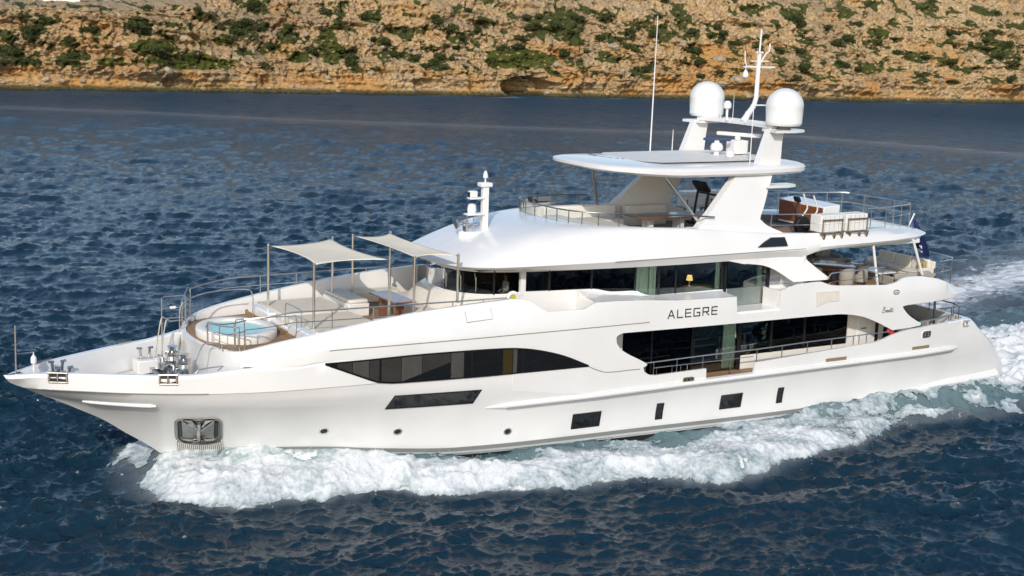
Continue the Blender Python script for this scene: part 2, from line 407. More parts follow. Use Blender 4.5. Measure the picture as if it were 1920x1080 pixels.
deckl = [(34.45, 4.41), (36.9, 4.44)]
uptop = [(36.9, 5.16), (36.3, 5.34), (35.4, 5.5)] + crv([(34.7, 5.53), (34.2, 5.50), (33.85, 5.38), (33.3, 5.30)], 3) + [(31.5, 5.4), (30.6, 5.46), (30.2, 5.52), (29.8, 5.66), (29.3, 5.66), (28.6, 5.63), (28.1, 5.56), (27.72, 5.44), (27.7, 4.69), (25.62, 4.69), (25.58, 5.38), (24, 5.41), (22.8, 5.44), (21.5, 5.54), (20.2, 5.60), (19.3, 5.60), (18.8, 5.40), (17.35, 5.40), (16.75, 5.78), (16.5, 5.86), (16, 5.88)]
hb.panel(bot + bul + front + top_o + plate + deckl + uptop, on_side(), thick=.10, gs=.25)
hb.mirror()
hull = hb.build('hull', 'hull', yacht, ang=28)

# upper body forward: the rounded nose and the shoulder that climbs to the wheelhouse
Kp = crv([(6.25, 0, 3.1), (6.3, -.9, 3.1), (6.42, -1.8, 3.2), (6.5, -2.6, 3.7), (6.65, -3.05, 4.24), (7.2, -3.36, 4.25), (8.2, -3.60, 4.25), (9.1, -3.77, 4.36), (11, -3.94, 4.38), (12.5, -4.0, 4.38), (14, -4.06, 4.38), (15, -4.08, 4.38), (16, -4.09, 4.38)], 6)
K2 = crv([(6.1, 0, 3.8), (6.16, -.95, 3.8), (6.34, -1.85, 3.85), (6.55, -2.65, 4.1), (6.75, -3.05, 4.42), (7.3, -3.36, 4.47), (8.3, -3.62, 4.55), (9.3, -3.80, 4.71), (11, -3.95, 4.73), (12.5, -4.01, 4.73), (14, -4.065, 4.73), (15, -4.085, 4.73), (16, -4.09, 4.73)], 6)
Tp = crv([(5.92, 0, 4.62), (6.0, -1.0, 4.62), (6.25, -1.9, 4.62), (6.65, -2.65, 4.66), (7.15, -3.0, 4.82), (7.7, -3.15, 4.95), (8.6, -3.27, 5.11), (9.8, -3.37, 5.30), (11, -3.43, 5.47), (12.5, -3.5, 5.65), (14, -3.58, 5.77), (15, -3.62, 5.83), (16, -3.66, 5.88)], 6)
ub = MB(); rows = [Kp, K2]
for t in (.12, .24, .36, .48, .6, .7, .8, .88, .95, 1.0):
    rows.append([(a[0] + (b[0] - a[0]) * t ** 1.8, a[1] + (b[1] - a[1]) * t ** 1.8, a[2] + (b[2] - a[2]) * t) for a, b in zip(K2, Tp)])
inn = [(x + (.16 if abs(y) < 2.2 else .08), y * .955, z) for x, y, z in Tp]; inn2 = [(x, y, min(z, 4.60) - .02) for x, y, z in inn]
ub.grid(rows + [inn, inn2])
ub.mirror(); ub.build('forward_superstructure', 'white', yacht, ang=40)

# decks
d = MB()
def deck(poly, z, th=.06): MB_ = d.prism(poly + [(x, -y) for x, y in poly[::-1]], z - th, z)
fd = MB(); po = [(x, -max(HB(x, 3.05) - .10, .05)) for x in (1.95, 2.5, 3, 4, 5, 6, 7)]
fd.prism(po + [(x, -y) for x, y in po[::-1]], 3.08, 3.17); fd.build('foredeck', 'nonskid', yacht, ang=None)
md = MB(); po = [(20, -4.0), (36.5, -3.95), (38.2, -3.5), (38.45, -2.5)]
md.prism(po + [(x, -y) for x, y in po[::-1]], 2.05, 2.20); md.build('main_deck', 'teak', yacht, ang=None)
ud = MB(); po = [(9.0, -3.2), (12, -3.4), (16, -3.6), (20, -4.0), (34, -4.0), (36.5, -3.85), (38, -3.5), (38.6, -2.9)]
ud.prism(po + [(x, -y) for x, y in po[::-1]], 4.42, 4.74); ud.build('upper_deck', 'teak', yacht, ang=None)
# rounded after end of the upper deck with its sloping bulwark
e = MB()
def aft(rows, n=5): return [crv(r, n) for r in rows]
r0 = [(36.9, yside(36.9, 4.44), 4.44), (37.7, -3.72, 4.45), (38.5, -3.32, 4.47), (38.95, -2.7, 4.5), (39.12, -1.6, 4.52), (39.15, 0, 4.52)]
r1 = [(36.9, yside(36.9, 4.62), 4.62), (37.75, -3.77, 4.6), (38.62, -3.37, 4.58), (39.08, -2.72, 4.6), (39.24, -1.6, 4.62), (39.27, 0, 4.62)]
r2 = [(36.9, yside(36.9, 4.9), 4.9), (37.75, -3.6, 4.78), (38.55, -3.2, 4.68), (38.98, -2.6, 4.68), (39.1, -1.6, 4.70), (39.13, 0, 4.70)]
r3 = [(36.9, yside(36.9, 5.16), 5.16), (37.6, -3.42, 4.95), (38.2, -3.05, 4.78), (38.6, -2.5, 4.74), (38.72, -1.6, 4.75), (38.75, 0, 4.75)]
r4 = [(36.9, -3.5, 5.12), (37.55, -3.25, 4.92), (38.1, -2.9, 4.76), (38.45, -2.4, 4.72), (38.6, -1.5, 4.72), (38.6, 0, 4.72)]
r5 = [(36.9, -3.5, 4.7), (37.5, -3.2, 4.7), (38.0, -2.8, 4.7), (38.3, -2.3, 4.7), (38.4, -1.4, 4.7), (38.4, 0, 4.7)]
rb = [(36.9, -3.0, 4.43), (37.2, -2.8, 4.43), (37.6, -2.5, 4.43), (37.8, -2, 4.43), (38.0, -1, 4.43), (38.0, 0, 4.43)]
e.grid(aft([rb, r0, r1, r2, r3, r4, r5])); e.mirror(); e.build('upper_deck_counter', 'hull', yacht, ang=40)
# ledge between the upper saloon wall and the shell, and the recess in it
l = MB()
xs = np.linspace(19.35, 25.6, 14)
l.grid([[(x, yside(x, 5.4) + .05, float(np.interp(x, [19.3, 20.2, 21.5, 22.8, 25.6], [5.60, 5.60, 5.54, 5.44, 5.38])) - .004) for x in xs], [(x, -3.35, float(np.interp(x, [19.3, 21.2, 22.4, 25.6], [5.64, 5.62, 5.45, 5.42]))) for x in xs], [(x, -2.86, float(np.interp(x, [19.3, 20.4, 22.4, 25.6], [5.80, 5.66, 5.44, 5.43]))) for x in xs]])
l.box(19.3, 19.38, -4.0, -2.7, 4.7, 5.585); l.add([(19.345, yside(19.35, 5.4) + .05, 5.58), (19.345, -3.35, 5.645), (19.345, -2.84, 5.81), (19.345, -2.84, 5.3), (19.345, yside(19.35, 5.4) + .05, 5.3)], [(0, 1, 2, 3, 4)])
l.grid([[(x, yside(x, 5.5) + .05, 5.47) for x in (27.72, 28.5, 29.9)], [(x, -2.9, 5.3) for x in (27.72, 28.5, 29.9)]])
l.box(25.56, 25.63, -3.98, -3.1, 4.5, 5.37); l.box(27.69, 27.76, -3.98, -3.1, 4.5, 5.45)
l.box(25.6, 27.72, -4.02, -3.04, 4.45, 4.775)
mir(l.build('side_ledge', 'white', yacht, ang=None))

# wheelhouse and upper saloon walls
Wp = resamp(crv([(15.05, 0), (15.1, -.7), (15.35, -1.4), (15.85, -1.95), (16.6, -2.27), (17.3, -2.45), (18.2, -2.6), (20, -2.82), (22, -2.95), (24, -3.0), (27, -3.0), (30.0, -3.0)], 8), 90)
def wy(x): return float(np.interp(x, [p[0] for p in Wp], [p[1] for p in Wp]))
f_sill = ipl([(14, 5.75), (16.5, 5.77), (17.3, 5.84), (19.9, 5.83), (20.8, 5.68), (21.75, 5.66), (22.15, 5.5), (22.5, 5.44), (25.95, 5.45), (26.0, 5.45), (40, 5.45)])
wm = MB()
wm.grid([[(x, y, 4.6) for x, y in Wp], [(x, y, f_sill(x)) for x, y in Wp], [(x + .1, y + .1, f_sill(x)) for x, y in Wp]])
wm.grid([[(x, y, 6.55) for x, y in Wp], [(x, y, 6.9) for x, y in Wp]])
wm.mirror(); wm.build('upper_deckhouse', 'white', yacht)
# ------------------------------------------------------------------ brow, sun deck and hardtop
B0 = [(14.55, 0, 6.75), (14.62, -1.0, 6.75), (14.85, -1.9, 6.75), (15.3, -2.5, 6.75), (16, -2.88, 6.75), (17, -3.12, 6.74), (18.5, -3.32, 6.70), (20.3, -3.42, 6.66), (23, -3.44, 6.62), (26, -3.46, 6.62), (28, -3.5, 6.62), (29.3, -3.6, 6.64)]
B1 = [(14.38, 0, 6.86), (14.46, -1.05, 6.86), (14.7, -2.0, 6.86), (15.2, -2.66, 6.87), (16, -3.06, 6.88), (17, -3.30, 6.9), (18.5, -3.5, 6.92), (20.3, -3.65, 6.93), (23, -3.68, 6.93), (26, -3.68, 6.92), (28, -3.69, 6.9), (29.3, -3.7, 6.9)]
Cc = [(19.2, 0, 8.1), (19.22, -.8, 8.1), (19.3, -1.4, 8.1), (19.5, -1.95, 8.1), (19.85, -2.35, 8.09), (20.4, -2.7, 8.07), (21.2, -2.95, 8.04), (22.4, -3.12, 7.99), (24, -3.2, 7.9), (26, -3.25, 7.72), (27.9, -3.3, 7.56), (29.3, -3.45, 7.5)]
b0, b1, cc = crv(B0, 6), crv(B1, 6), crv(Cc, 6)
br = MB()
so = [(max(x + .5, 15.3), y * .85, 6.70) for x, y, z in b0]
rows = [so, b0, [tuple((a[k] * .3 + b[k] * .7) for k in range(3)) for a, b in zip(b0, b1)], b1]
for t in (.04, .12, .22, .34, .46, .58, .7, .8, .9, 1.):
    rows.append([(a[0] + (b[0] - a[0]) * t, a[1] + (b[1] - a[1]) * t, a[2] + (b[2] - a[2]) * (1 - (1 - t) ** 1.75)) for a, b in zip(b1, cc)])
ci = [(x + (.18 if i < 40 else 0.0), y * .95, z) for i, (x, y, z) in enumerate(cc)]; ci2 = [(x, y, 7.1) for x, y, z in ci]
br.grid(rows + [ci, ci2]); br.mirror(); br.build('wheelhouse_roof', 'white', yacht, ang=38)
# after sun deck
a = MB()
q0 = [(29.3, -3.6, 6.64), (30, -3.66, 6.82), (31, -3.72, 6.9), (33.8, -3.46, 6.9), (35.5, -3.15, 6.92), (36.35, -2.8, 6.97), (36.75, -2.3, 7.0), (36.88, -1.4, 7.02), (36.9, 0, 7.02)]
q1 = [(29.3, -3.7, 6.9), (30, -3.74, 6.97), (31, -3.78, 7.0), (33.8, -3.54, 7.0), (35.55, -3.22, 7.02), (36.45, -2.86, 7.05), (36.86, -2.33, 7.07), (37, -1.4, 7.08), (37.02, 0, 7.08)]
q2 = [(29.3, -3.62, 7.2), (30, -3.68, 7.22), (31, -3.7, 7.24), (33.8, -3.44, 7.22), (35.4, -3.1, 7.2), (36.2, -2.7, 7.19), (36.6, -2.2, 7.18), (36.72, -1.4, 7.18), (36.74, 0, 7.18)]
q3 = [(29.3, -3.45, 7.5), (30, -3.5, 7.49), (31, -3.5, 7.47), (33.6, -3.1, 7.40), (34.9, -2.7, 7.33), (35.6, -2.3, 7.29), (36, -1.9, 7.27), (36.2, -1.2, 7.26), (36.22, 0, 7.26)]
q4 = [(29.3, -3.28, 7.5), (30, -3.3, 7.47), (31, -3.2, 7.44), (33.4, -2.6, 7.36), (34.4, -2.2, 7.31), (34.9, -1.8, 7.28), (35.1, -1.4, 7.27), (35.2, -.8, 7.26), (35.2, 0, 7.26)]
q5 = [(29.3, -3.28, 7.1), (30, -3.3, 7.12), (31, -3.0, 7.3), (33, -2.2, 7.3), (33.4, -1.8, 7.28), (33.6, -1.4, 7.27), (33.7, -1.0, 7.27), (33.7, -.6, 7.26), (33.7, 0, 7.26)]
qb = [(29.3, -2.9, 6.66), (30, -3.0, 6.84), (31, -3.0, 6.9), (33.4, -2.8, 6.9), (34.9, -2.4, 6.9), (35.6, -2.1, 6.92), (36, -1.7, 6.94), (36.2, -1, 6.95), (36.2, 0, 6.95)]
a.grid(aft([qb, q0, q1, q2, q3, q4, q5])); a.mirror()
a.prism([(20.2, -3.0), (36.0, -3.0), (36.2, 0), (36.0, 3.0), (20.2, 3.0)], 6.72, 6.90)
a.build('sun_deck_overhang', 'white', yacht, ang=40)
sdk = MB(); sdk.prism([(20.0, -.9), (21.0, -2.0), (22.4, -2.7), (24, -3.0), (29.3, -3.3), (31.5, -2.9), (31.5, 2.9), (29.3, 3.3), (24, 3.0), (22.4, 2.7), (21, 2.0), (20, .9)], 7.1, 7.16)
sdk.build('sun_deck_floor', 'teak', yacht, ang=None)
# fashion plate under the sun deck
fp = MB()
wing = [(25.6, 6.63), (26.34, 6.47)] + crv([(26.5, 6.47), (27.2, 6.38), (27.75, 6.2), (28.2, 5.95), (28.62, 5.68)], 4) + [(30.36, 5.66), (30.46, 5.70), (30.4, 5.76), (29.95, 6.06), (29.45, 6.42), (29.32, 6.55), (29.32, 6.68), (25.6, 6.66)]
def ywing(x, z): return (x, -3.49 - .04 * min(1, max(0, (x - 27) / 2)) - .24 * max(0, (6.66 - z)) * min(1, max(0, (x - 26.4) / 2)), z)
fp.panel(wing, ywing, thick=.14, gs=.4)
fp.box(29.2, 29.32, -3.6, -2.9, 5.4, 6.7)
mir(fp.build('fashion_plate', 'white', yacht))

# mast arch and hardtop
ar = MB()
leg = [(24.1, 7.74), (24.28, 7.82), (25.01, 8.45), (26.45, 9.83), (28.15, 9.83), (28.0, 9.45)] + crv([(27.9, 9.3), (27.6, 8.6), (27.36, 8.15), (27.42, 8.02), (27.7, 7.82), (28.4, 7.54)], 4) + [(28.4, 7.3), (24.1, 7.5)]
def yleg(x, z): return (x, -3.2 + (z - 7.5) * .22, z)
ar.panel(leg, yleg, thick=.32, gs=.4)
up = [(27.5, 10.1), (28.03, 11.45), (28.75, 11.45), (28.66, 10.9), (28.62, 10.1)]
ar.panel(up, lambda x, z: (x, -2.55 + (z - 10) * .04, z), thick=.28, gs=.4)
# aero shelf and dome plinth
ar.prism([(27.7, -3.05), (28.7, -3.05), (29.15, -2.9), (29.1, -2.4), (27.8, -2.4)], 9.25, 9.36)
ar.prism([(27.95, -2.95), (28.9, -3.0), (29.55, -2.75), (29.6, -2.2), (28.9, -1.9), (28.1, -1.95)], 11.34, 11.44)
ar.mirror()
bar = [(28.2, -2.3), (29.0, -2.3), (29.25, -1.2), (29.3, 0), (29.25, 1.2), (29.0, 2.3), (28.2, 2.3), (28.45, 1.2), (28.5, 0), (28.45, -1.2)]
ar.prism(bar, 11.45, 11.6)
ar.build('mast_arch', 'white', yacht, bevel=.03)
ht = MB()
out = crv([(20.72, 0), (20.76, -.9), (20.92, -1.7), (21.3, -2.25), (22.2, -2.68), (23.6, -2.84), (25.5, -2.92), (27.5, -2.92), (29, -2.8), (29.9, -2.5), (30.35, -1.9), (30.5, -.9), (30.52, 0)], 5)
def off(c, k, z): return [(25.9 + (x - 25.9) * (1 - k / 4.9), y * (1 - k / 2.9), z) for x, y in c]
fl = lambda c, dz0, k: [(x, y, z + (dz0 + .12 * (10.1 - min(z, 10.1)) / .4) * max(0, (23.8 - x) / 3) ** 1.2) for x, y, z in c]
hr = [off(out, .5, 9.73), off(out, .10, 9.74), off(out, 0, 9.83), off(out, .0, 9.97), off(out, .06, 10.04), off(out, .22, 10.10), off(out, .6, 10.15), off(out, 1.4, 10.19), off(out, 2.89, 10.21)]
ht.grid([fl(r, .10, 1) for r in hr])
ht.grid([fl(off(out, .5, 9.73), .10, 1), off(out, 2.89, 9.75)])
ht.mirror(); hto = ht.build('hardtop', 'white', yacht, ang=30)
pn = MB(); po = crv([(22.9, 1.4), (22.75, 0), (22.9, -1.4), (23.4, -2.0)], 5) + [(26, -2.1), (28.6, -2.0), (28.8, -1.0), (28.8, 1.0), (28.6, 2.0), (26, 2.1), (23.4, 2.0)]
pn.panel(po, lambda x, y: (x, y, 10.225), thick=0, gs=.6); pn.build('sunroof_panel', 'offwhite', hto, ang=None)
# ------------------------------------------------------------------ hull fittings
def pane(name, poly, m, surf, parent, off=.012, gs=.3, thick=.02, cr=False):
    p = MB(); p.panel(poly, surf(off), thick=thick, gs=gs); return p.build(name, m, parent, ang=30)
def inset(poly, d):
    c = np.mean(np.array(poly), axis=0); out = []
    P = [np.array(q, float) for q in poly]; n = len(P); ar_ = sum(P[i][0] * P[(i + 1) % n][1] - P[(i + 1) % n][0] * P[i][1] for i in range(n)); sg = 1 if ar_ > 0 else -1
    for i in range(n):
        e1 = P[i] - P[i - 1]; e2 = P[(i + 1) % n] - P[i]; n1 = np.array([-e1[1], e1[0]]) / np.linalg.norm(e1) * sg; n2 = np.array([-e2[1], e2[0]]) / np.linalg.norm(e2) * sg
        b = n1 + n2; b = b / max(np.dot(b, n1), .35); out.append(tuple(P[i] + b * d))
    return out
def rrect(x0, x1, z0, z1, r, n=4, sk=0.):
    o = []
    for cx, cz, a0 in ((x1 - r, z1 - r, 0), (x0 + r, z1 - r, 90), (x0 + r, z0 + r, 180), (x1 - r, z0 + r, 270)):
        for k in range(n + 1):
            a = math.radians(a0 + 90 * k / n); o.append((cx + r * math.cos(a) + sk * (cz + r * math.sin(a) - z0), cz + r * math.sin(a)))
    return o
def framed(name, poly, surf=on_hull, parent=hull, d=.05, glass='gdark', gs=.3):
    f = MB(); f.panel(poly, surf(.03), thick=.04, gs=gs, holes=[inset(poly, d)]); f.panel(inset(poly, d - .004), surf(.018), thick=.02, gs=gs)
    o = f.build(name, 'frame', parent, ang=30); o.data.materials.append(M[glass])
    for p in o.data.polygons:
        c = p.center
        if inside((c.x, c.z), inset(poly, d + .001)): p.material_index = 1
    return o
# owner's cabin window strip, in four panes
ow_top = crv([(9.16, 4.30), (10.5, 4.32), (12.3, 4.35), (14.05, 4.33), (15.5, 4.29), (16.33, 4.22), (17.2, 4.05), (18.07, 3.79), (19.05, 3.37)], 4)
def ow(x, top): return float(np.interp(x, [p[0] for p in ow_top], [p[1] for p in ow_top])) if top else float(np.interp(x, [9.16, 10.9, 11.5, 14.7, 19.05], [4.27, 3.55, 3.47, 3.39, 3.35]))
for a, b in ((9.16, 11.0), (11.02, 14.33), (14.40, 16.32), (16.37, 19.05)):
    xs = np.linspace(a, b, 9); poly = [(x, ow(x, 0)) for x in xs] + [(x, ow(x, 1)) for x in xs[::-1]]
    if a < 9.2: poly = poly[1:]
    if b > 19: poly = poly[:8] + poly[9:]
    pane('cabin_window', poly, 'gdark', on_side, hull, off=.034)
fr = MB(); xs = np.linspace(9.16, 19.05, 40); fr.panel([(x, ow(x, 0) - .02) for x in xs] + [(x, ow(x, 1) + .02) for x in xs[::-1]], on_side(.026), thick=.03, gs=.3)
fr.build('window_surround', 'frame', hull, ang=30)
# pale curtains drawn behind the forward panes, seen as lighter panels in the glass
for a, b, m in ((9.55, 10.05, 'blind'), (10.07, 10.62, 'blindl'), (10.64, 10.98, 'blind'), (11.06, 11.75, 'blind'), (11.77, 12.5, 'blindl'), (12.52, 13.55, 'blind'), (13.57, 14.05, 'blindl'), (15.55, 15.92, 'ochre'), (15.95, 16.10, 'blindl')):
    xs = np.linspace(a, b, 5); q = [(x, ow(x, 0) + (.03 if a > 11.8 else .05)) for x in xs] + [(x, ow(x, 1) - .03) for x in xs[::-1]]
    if 11.7 < a < 13.5: q = [(x, ow(x, 0) + .04 + (.55 * ((x - 11.77) / 1.8) if x < 13.6 else 0)) for x in xs] + [(x, ow(x, 1) - .03) for x in xs[::-1]]
    pane('blind', q, m, on_side, hull, off=.039, thick=.004)
framed('hull_window', [(11.40, 2.48), (14.58, 2.40), (14.82, 2.91), (11.60, 3.01)], d=.035)
for x0, x1 in ((18.66, 19.85), (25.3, 26.33)): framed('hull_window', [(x0, .98), (x1, .97), (x1 + .02, 1.55), (x0 + .02, 1.55)], d=.07)
for x0, x1 in ((22.32, 22.64), (28.10, 28.39)): framed('hull_window', [(x0, .92), (x1, .92), (x1 + .01, 1.55), (x0 + .01, 1.56)], d=.045)
for x, z in ((9.6, 1.72), (12.05, 1.55), (16.1, 1.18)):
    pm = MB(); c = [(x + .16 * math.cos(t), z + .13 * math.sin(t)) for t in np.linspace(0, 2 * PI, 18)[:-1]]; ci_ = [(x + .115 * math.cos(t), z + .09 * math.sin(t)) for t in np.linspace(0, 2 * PI, 18)[:-1]]
    pm.panel(c, on_hull(.02), thick=.03, gs=.2, holes=[ci_]); po_ = pm.build('porthole', 'steel', hull)
    q = MB(); q.panel(ci_, on_hull(.004), thick=.01, gs=.2); q.build('porthole_glass', 'gdark', hull)
# grooves, rub rail and spray rails
def strip(xs, fz0, fz1, surf, m, name, parent, off=.01, depth=.03):
    s = MB(); s.panel([(x, fz0(x)) for x in xs] + [(x, fz1(x)) for x in xs[::-1]], surf(off), thick=depth, gs=.6); return s.build(name, m, parent, ang=30)
q = MB(); q.tube([(x, y - .004, z) for x, y, z in K2 if x > 9.25] + [(x, yside(x, 4.73) - .004, 4.73) for x in np.linspace(16.3, 21.6, 12)], .015, 6); q.build('styling_groove', 'groove', hull)
strip(np.linspace(.75, 5.6, 16), lambda x: f_zs(x) + .005, lambda x: f_zs(x) + .03, lambda o: (lambda x, z: (x, -f_hs(x) - .012 - o, z)), 'groove', 'styling_groove', hull, .006)
rr = MB()
f_rz = lambda x: 2.16 + .06 * (x - 15.1) / 5 if x < 20 else 2.22 + .004 * (x - 20)
rail_pts = [(x, -HB(x, f_rz(x)) - .03, f_rz(x)) for x in np.linspace(15.1, 37.8, 60)]
rows_ = []
for i, (x, y, z) in enumerate(rail_pts):
    k = min(1, (i + .3) / 2.5) * min(1, (59.5 - i) / 1.5)
    rows_.append([(x, y + .08, z + .13 * k), (x, y - .07 * k, z + .10 * k), (x, y - .10 * k, z + .02), (x, y - .07 * k, z - .06 * k), (x, y + .08, z - .07 * k)])
rr.grid(rows_); rr.build('rub_rail', 'hull', hull)
rs = MB(); rs.tube([(x, y - .075, z - .055) for x, y, z in rail_pts[2:-1]], .022, 6); rs.build('rub_rail_strip', 'rail', hull)
xs = np.linspace(8.2, 40.2, 60)
strip(xs, lambda x: f_zc(x) - .04, lambda x: f_zc(x) + .11, on_hull, 'boot', 'boot_stripe', hull, .035)
strip(xs, lambda x: f_zc(x) - .13, lambda x: f_zc(x) - .04, on_hull, 'white', 'spray_rail', hull, .05, .06)
strip(xs, lambda x: 0.01, lambda x: f_zc(x) - .22, on_hull, 'antif', 'antifouling', hull, .02)
sg_ = MB(); sg_.tube([(x, yside(x, z) - .006, z) for x, z in crv([(19.0, 3.36), (19.35, 3.20), (19.75, 3.06), (20.2, 3.03), (20.9, 3.03), (21.3, 3.02)], 4)], .014, 6); sg_.build('styling_groove', 'groove', hull)
b = MB(); b.tube([(x, -HB(x, 3.03) - .03, 3.03 - .02 * (x - 2.2)) for x in np.linspace(2.25, 4.2, 12)], [.03] + [.055] * 10 + [.03], 8); b.build('bow_moulding', 'hull', hull)
# quarter guard low on the stern
def qk(x): return min(1, max(0, (x - 36.0) / 1.8)) ** .7
g = MB(); g.grid([[(x, -HB(min(x, 36.9), .75) * (1 - .0215 * max(0, x - 37)) - (o * qk(x) if o > 0 else o), .74 + (z - .74) * (.3 + .7 * qk(x))) for x in np.linspace(36.0, 40.9, 16)] for o, z in ((-.05, 1.0), (.10, .86), (.16, .72), (.10, .58), (-.1, .5))])
g.build('quarter_guard', 'white', hull)
# scuppers, fairlead plates, grille
for x0, x1, z0, z1, m in ((30.27, 31.36, 2.42, 2.56, 'teak'), (34.95, 35.96, 2.49, 2.62, 'teak')):
    pane('freeing_port', [(x0, z0), (x1, z0), (x1, z1), (x0, z1)], 'groove', on_side, hull, .004); pane('freeing_port_board', [(x0 + .06, z0 + .03), (x1 - .06, z0 + .03), (x1 - .06, z1 - .02), (x0 + .06, z1 - .02)], m, on_side, hull, .012)
def fairlead(x, z, w_=.46, h_=.26, surf=on_side, n=2, m='steel'):
    f = MB(); f.panel(rrect(x - w_ / 2, x + w_ / 2, z - h_ / 2, z + h_ / 2, .08), surf(.05), thick=.05, holes=[rrect(x - w_ / 2 + .05, x + w_ / 2 - .05, z - h_ / 2 + .05, z + h_ / 2 - .05, .05)], gs=.3)
    for k in range(n):
        xx = x - w_ * .18 + w_ * .36 * k / max(n - 1, 1); y = surf(.03)(xx, z)[1]; f.tube([(xx, y, z - h_ / 2 + .04), (xx, y, z + h_ / 2 - .04)], .035, 8)
    o = f.build('fairlead', m, hull, ang=40)
    pane('fairlead_shade_plate', rrect(x - w_ / 2 + .03, x + w_ / 2 - .03, z - h_ / 2 + .03, z + h_ / 2 - .03, .05), 'black', surf, hull, .004)  # black plate painted as the shaded inside; no hole is cut
fairlead(23.52, 2.40, .5, .2, m='bronze'); fairlead(35.68, 3.10, .48, .27)
fl_ = MB()
for z in (3.2, 3.42): fl_.tube([(38.05, -3.92, z), (38.5, -3.80, z - .05), (38.85, -3.55, z - .10)], .035, 8)
fl_.tube([(38.05, -3.92, 3.2), (38.02, -3.92, 3.31), (38.05, -3.92, 3.42)], .035, 8); fl_.tube([(38.85, -3.55, 3.1), (38.9, -3.5, 3.2), (38.85, -3.55, 3.32)], .035, 8)
for x, y in ((38.3, -3.84), (38.55, -3.75)): fl_.tube([(x, y, 3.16), (x, y, 3.4)], .05, 8)
fl_.build('stern_fairlead', 'steel', hull)
stz = MB(); stz.lathe([(.16, 1.1), (.16, 1.14), (.05, 1.16), (.05, 1.42), (.11, 1.44), (.11, 1.48), (.04, 1.5)], (40.95, -2.95, 0), 14); stz.tube([(40.75, -2.95, 1.44), (41.15, -2.95, 1.44)], .03, 8)
stz.build('mooring_capstan', 'steel', yacht)
vt = MB(); vt.panel([(29.55, 4.70), (30.15, 4.86), (30.72, 4.84), (30.70, 5.25), (29.52, 5.27)], on_side(.010), thick=.02, gs=.4)
vo = vt.build('air_intake_grille', 'louvre', hull, ang=30)
lv = MB()
for k in range(16):
    x = 29.58 + k * .072; z0 = float(np.interp(x, [29.55, 30.15, 30.72], [4.73, 4.88, 4.86])); y = yside(x, 5) - .02; lv.box(x, x + .03, y - .012, y + .02, z0, 5.24)
lv.build('grille_slats', 'offwhite', hull, ang=None)
# anchor pocket with stowed anchor and chafe plate
pk = []
for cx, cz, r, a0 in ((6.28 - .22, 2.40 - .22, .22, 0), (4.90 + .22, 2.40 - .22, .22, 90), (4.90 + .42, 1.18 + .42, .42, 180), (6.28 - .42, 1.18 + .42, .42, 270)):
    pk += [(cx + r * math.cos(math.radians(a0 + 90 * k / 6)), cz + r * math.sin(math.radians(a0 + 90 * k / 6))) for k in range(7)]
SK = lambda o: (lambda x, z: on_hull(o)(x + (2.4 - z) * .30, z))
pm = MB(); pm.panel(pk, SK(.06), thick=.07, holes=[inset(pk, .075)], gs=.2); ap = pm.build('anchor_pocket', 'steel_d', hull)
pane('pocket_lining', inset(pk, .04), 'steel_d', SK, hull, .006)
def oh(x, z, o): return SK(o)(x, z)
AX = 5.58
an = MB(); an.tube([oh(AX, 1.38, .10), oh(AX, 2.2, .13)], [.07, .06], 8); an.obox(oh(AX, 1.40, .12), (.40, .12, .10), rz=-.5)
for s_ in (-1, 1):
    an.add([oh(AX + s_ * .03, 1.95, .15), oh(AX + s_ * .10, 2.05, .20), oh(AX + s_ * .46, 2.36, .12), oh(AX + s_ * .20, 2.34, .10)], [(0, 1, 2, 3)]); an.tube([oh(AX + s_ * .03, 1.92, .14), oh(AX + s_ * .28, 2.2, .15), oh(AX + s_ * .44, 2.34, .10)], [.06, .055, .03], 6)
    an.tube([oh(AX + s_ * .15, 1.40, .07), oh(AX + s_ * .50, 1.46, .06)], .035, 6)
an.build('anchor', 'chrome', hull)
for s_ in (-1, 1):
    q = MB(); q.tube([oh(AX + s_ * .52, 1.6, .03), oh(AX + s_ * .54, 2.26, .03)], .07, 6); q.build('pocket_guide', 'black', hull)
ck = MB()
for k in range(24):
    x = 4.93 + k * .0575; e_ = math.sin(PI * k / 23); ck.tube([oh(x, 1.40 - .24 * e_ ** .5, .065), oh(x, .86 - .06 * e_, .05)], .019, 6)
ck.build('chafe_bars', 'offwhite', hull)
pane('chafe_plate', [(4.93, 1.38), (5.2, 1.18), (6.0, 1.17), (6.26, 1.36), (6.26, .88), (5.6, .82), (4.98, .92)], 'steel_d', SK, hull, .03)
# boarding gate sill (teak) and name letters
gt = MB(); gt.box(24.4, 26.62, -4.05, -3.0, 2.203, 2.235); gt.build('boarding_sill', 'teak', yacht, ang=None)
def strokes(name, polys, u0, v0, h, surf, m, parent, wdt=.13, off=.012, aspect=1.):
    o = MB()
    for pl in polys:
        for (a, b), (c, d_) in zip(pl, pl[1:]):
            L = math.hypot((c - a) * aspect, d_ - b) or 1; nx, ny = -(d_ - b) / L * wdt / 2, (c - a) * aspect / L * wdt / 2; ex, ey = (c - a) * aspect / L * wdt / 2 * .96, (d_ - b) / L * wdt / 2 * .96
            q = [(a * aspect - ex + nx, b - ey + ny), (a * aspect - ex - nx, b - ey - ny), (c * aspect + ex - nx, d_ + ey - ny), (c * aspect + ex + nx, d_ + ey + ny)]
            V = [surf(off)(u0 + p * h, v0 + r * h) for p, r in q]; B_ = [(p[0], p[1] + off * .8, p[2]) for p in V]
            o.add(V + B_, [(0, 1, 2, 3), (0, 4, 5, 1), (1, 5, 6, 2), (2, 6, 7, 3), (3, 7, 4, 0)])
    return o.build(name, m, parent, ang=None)
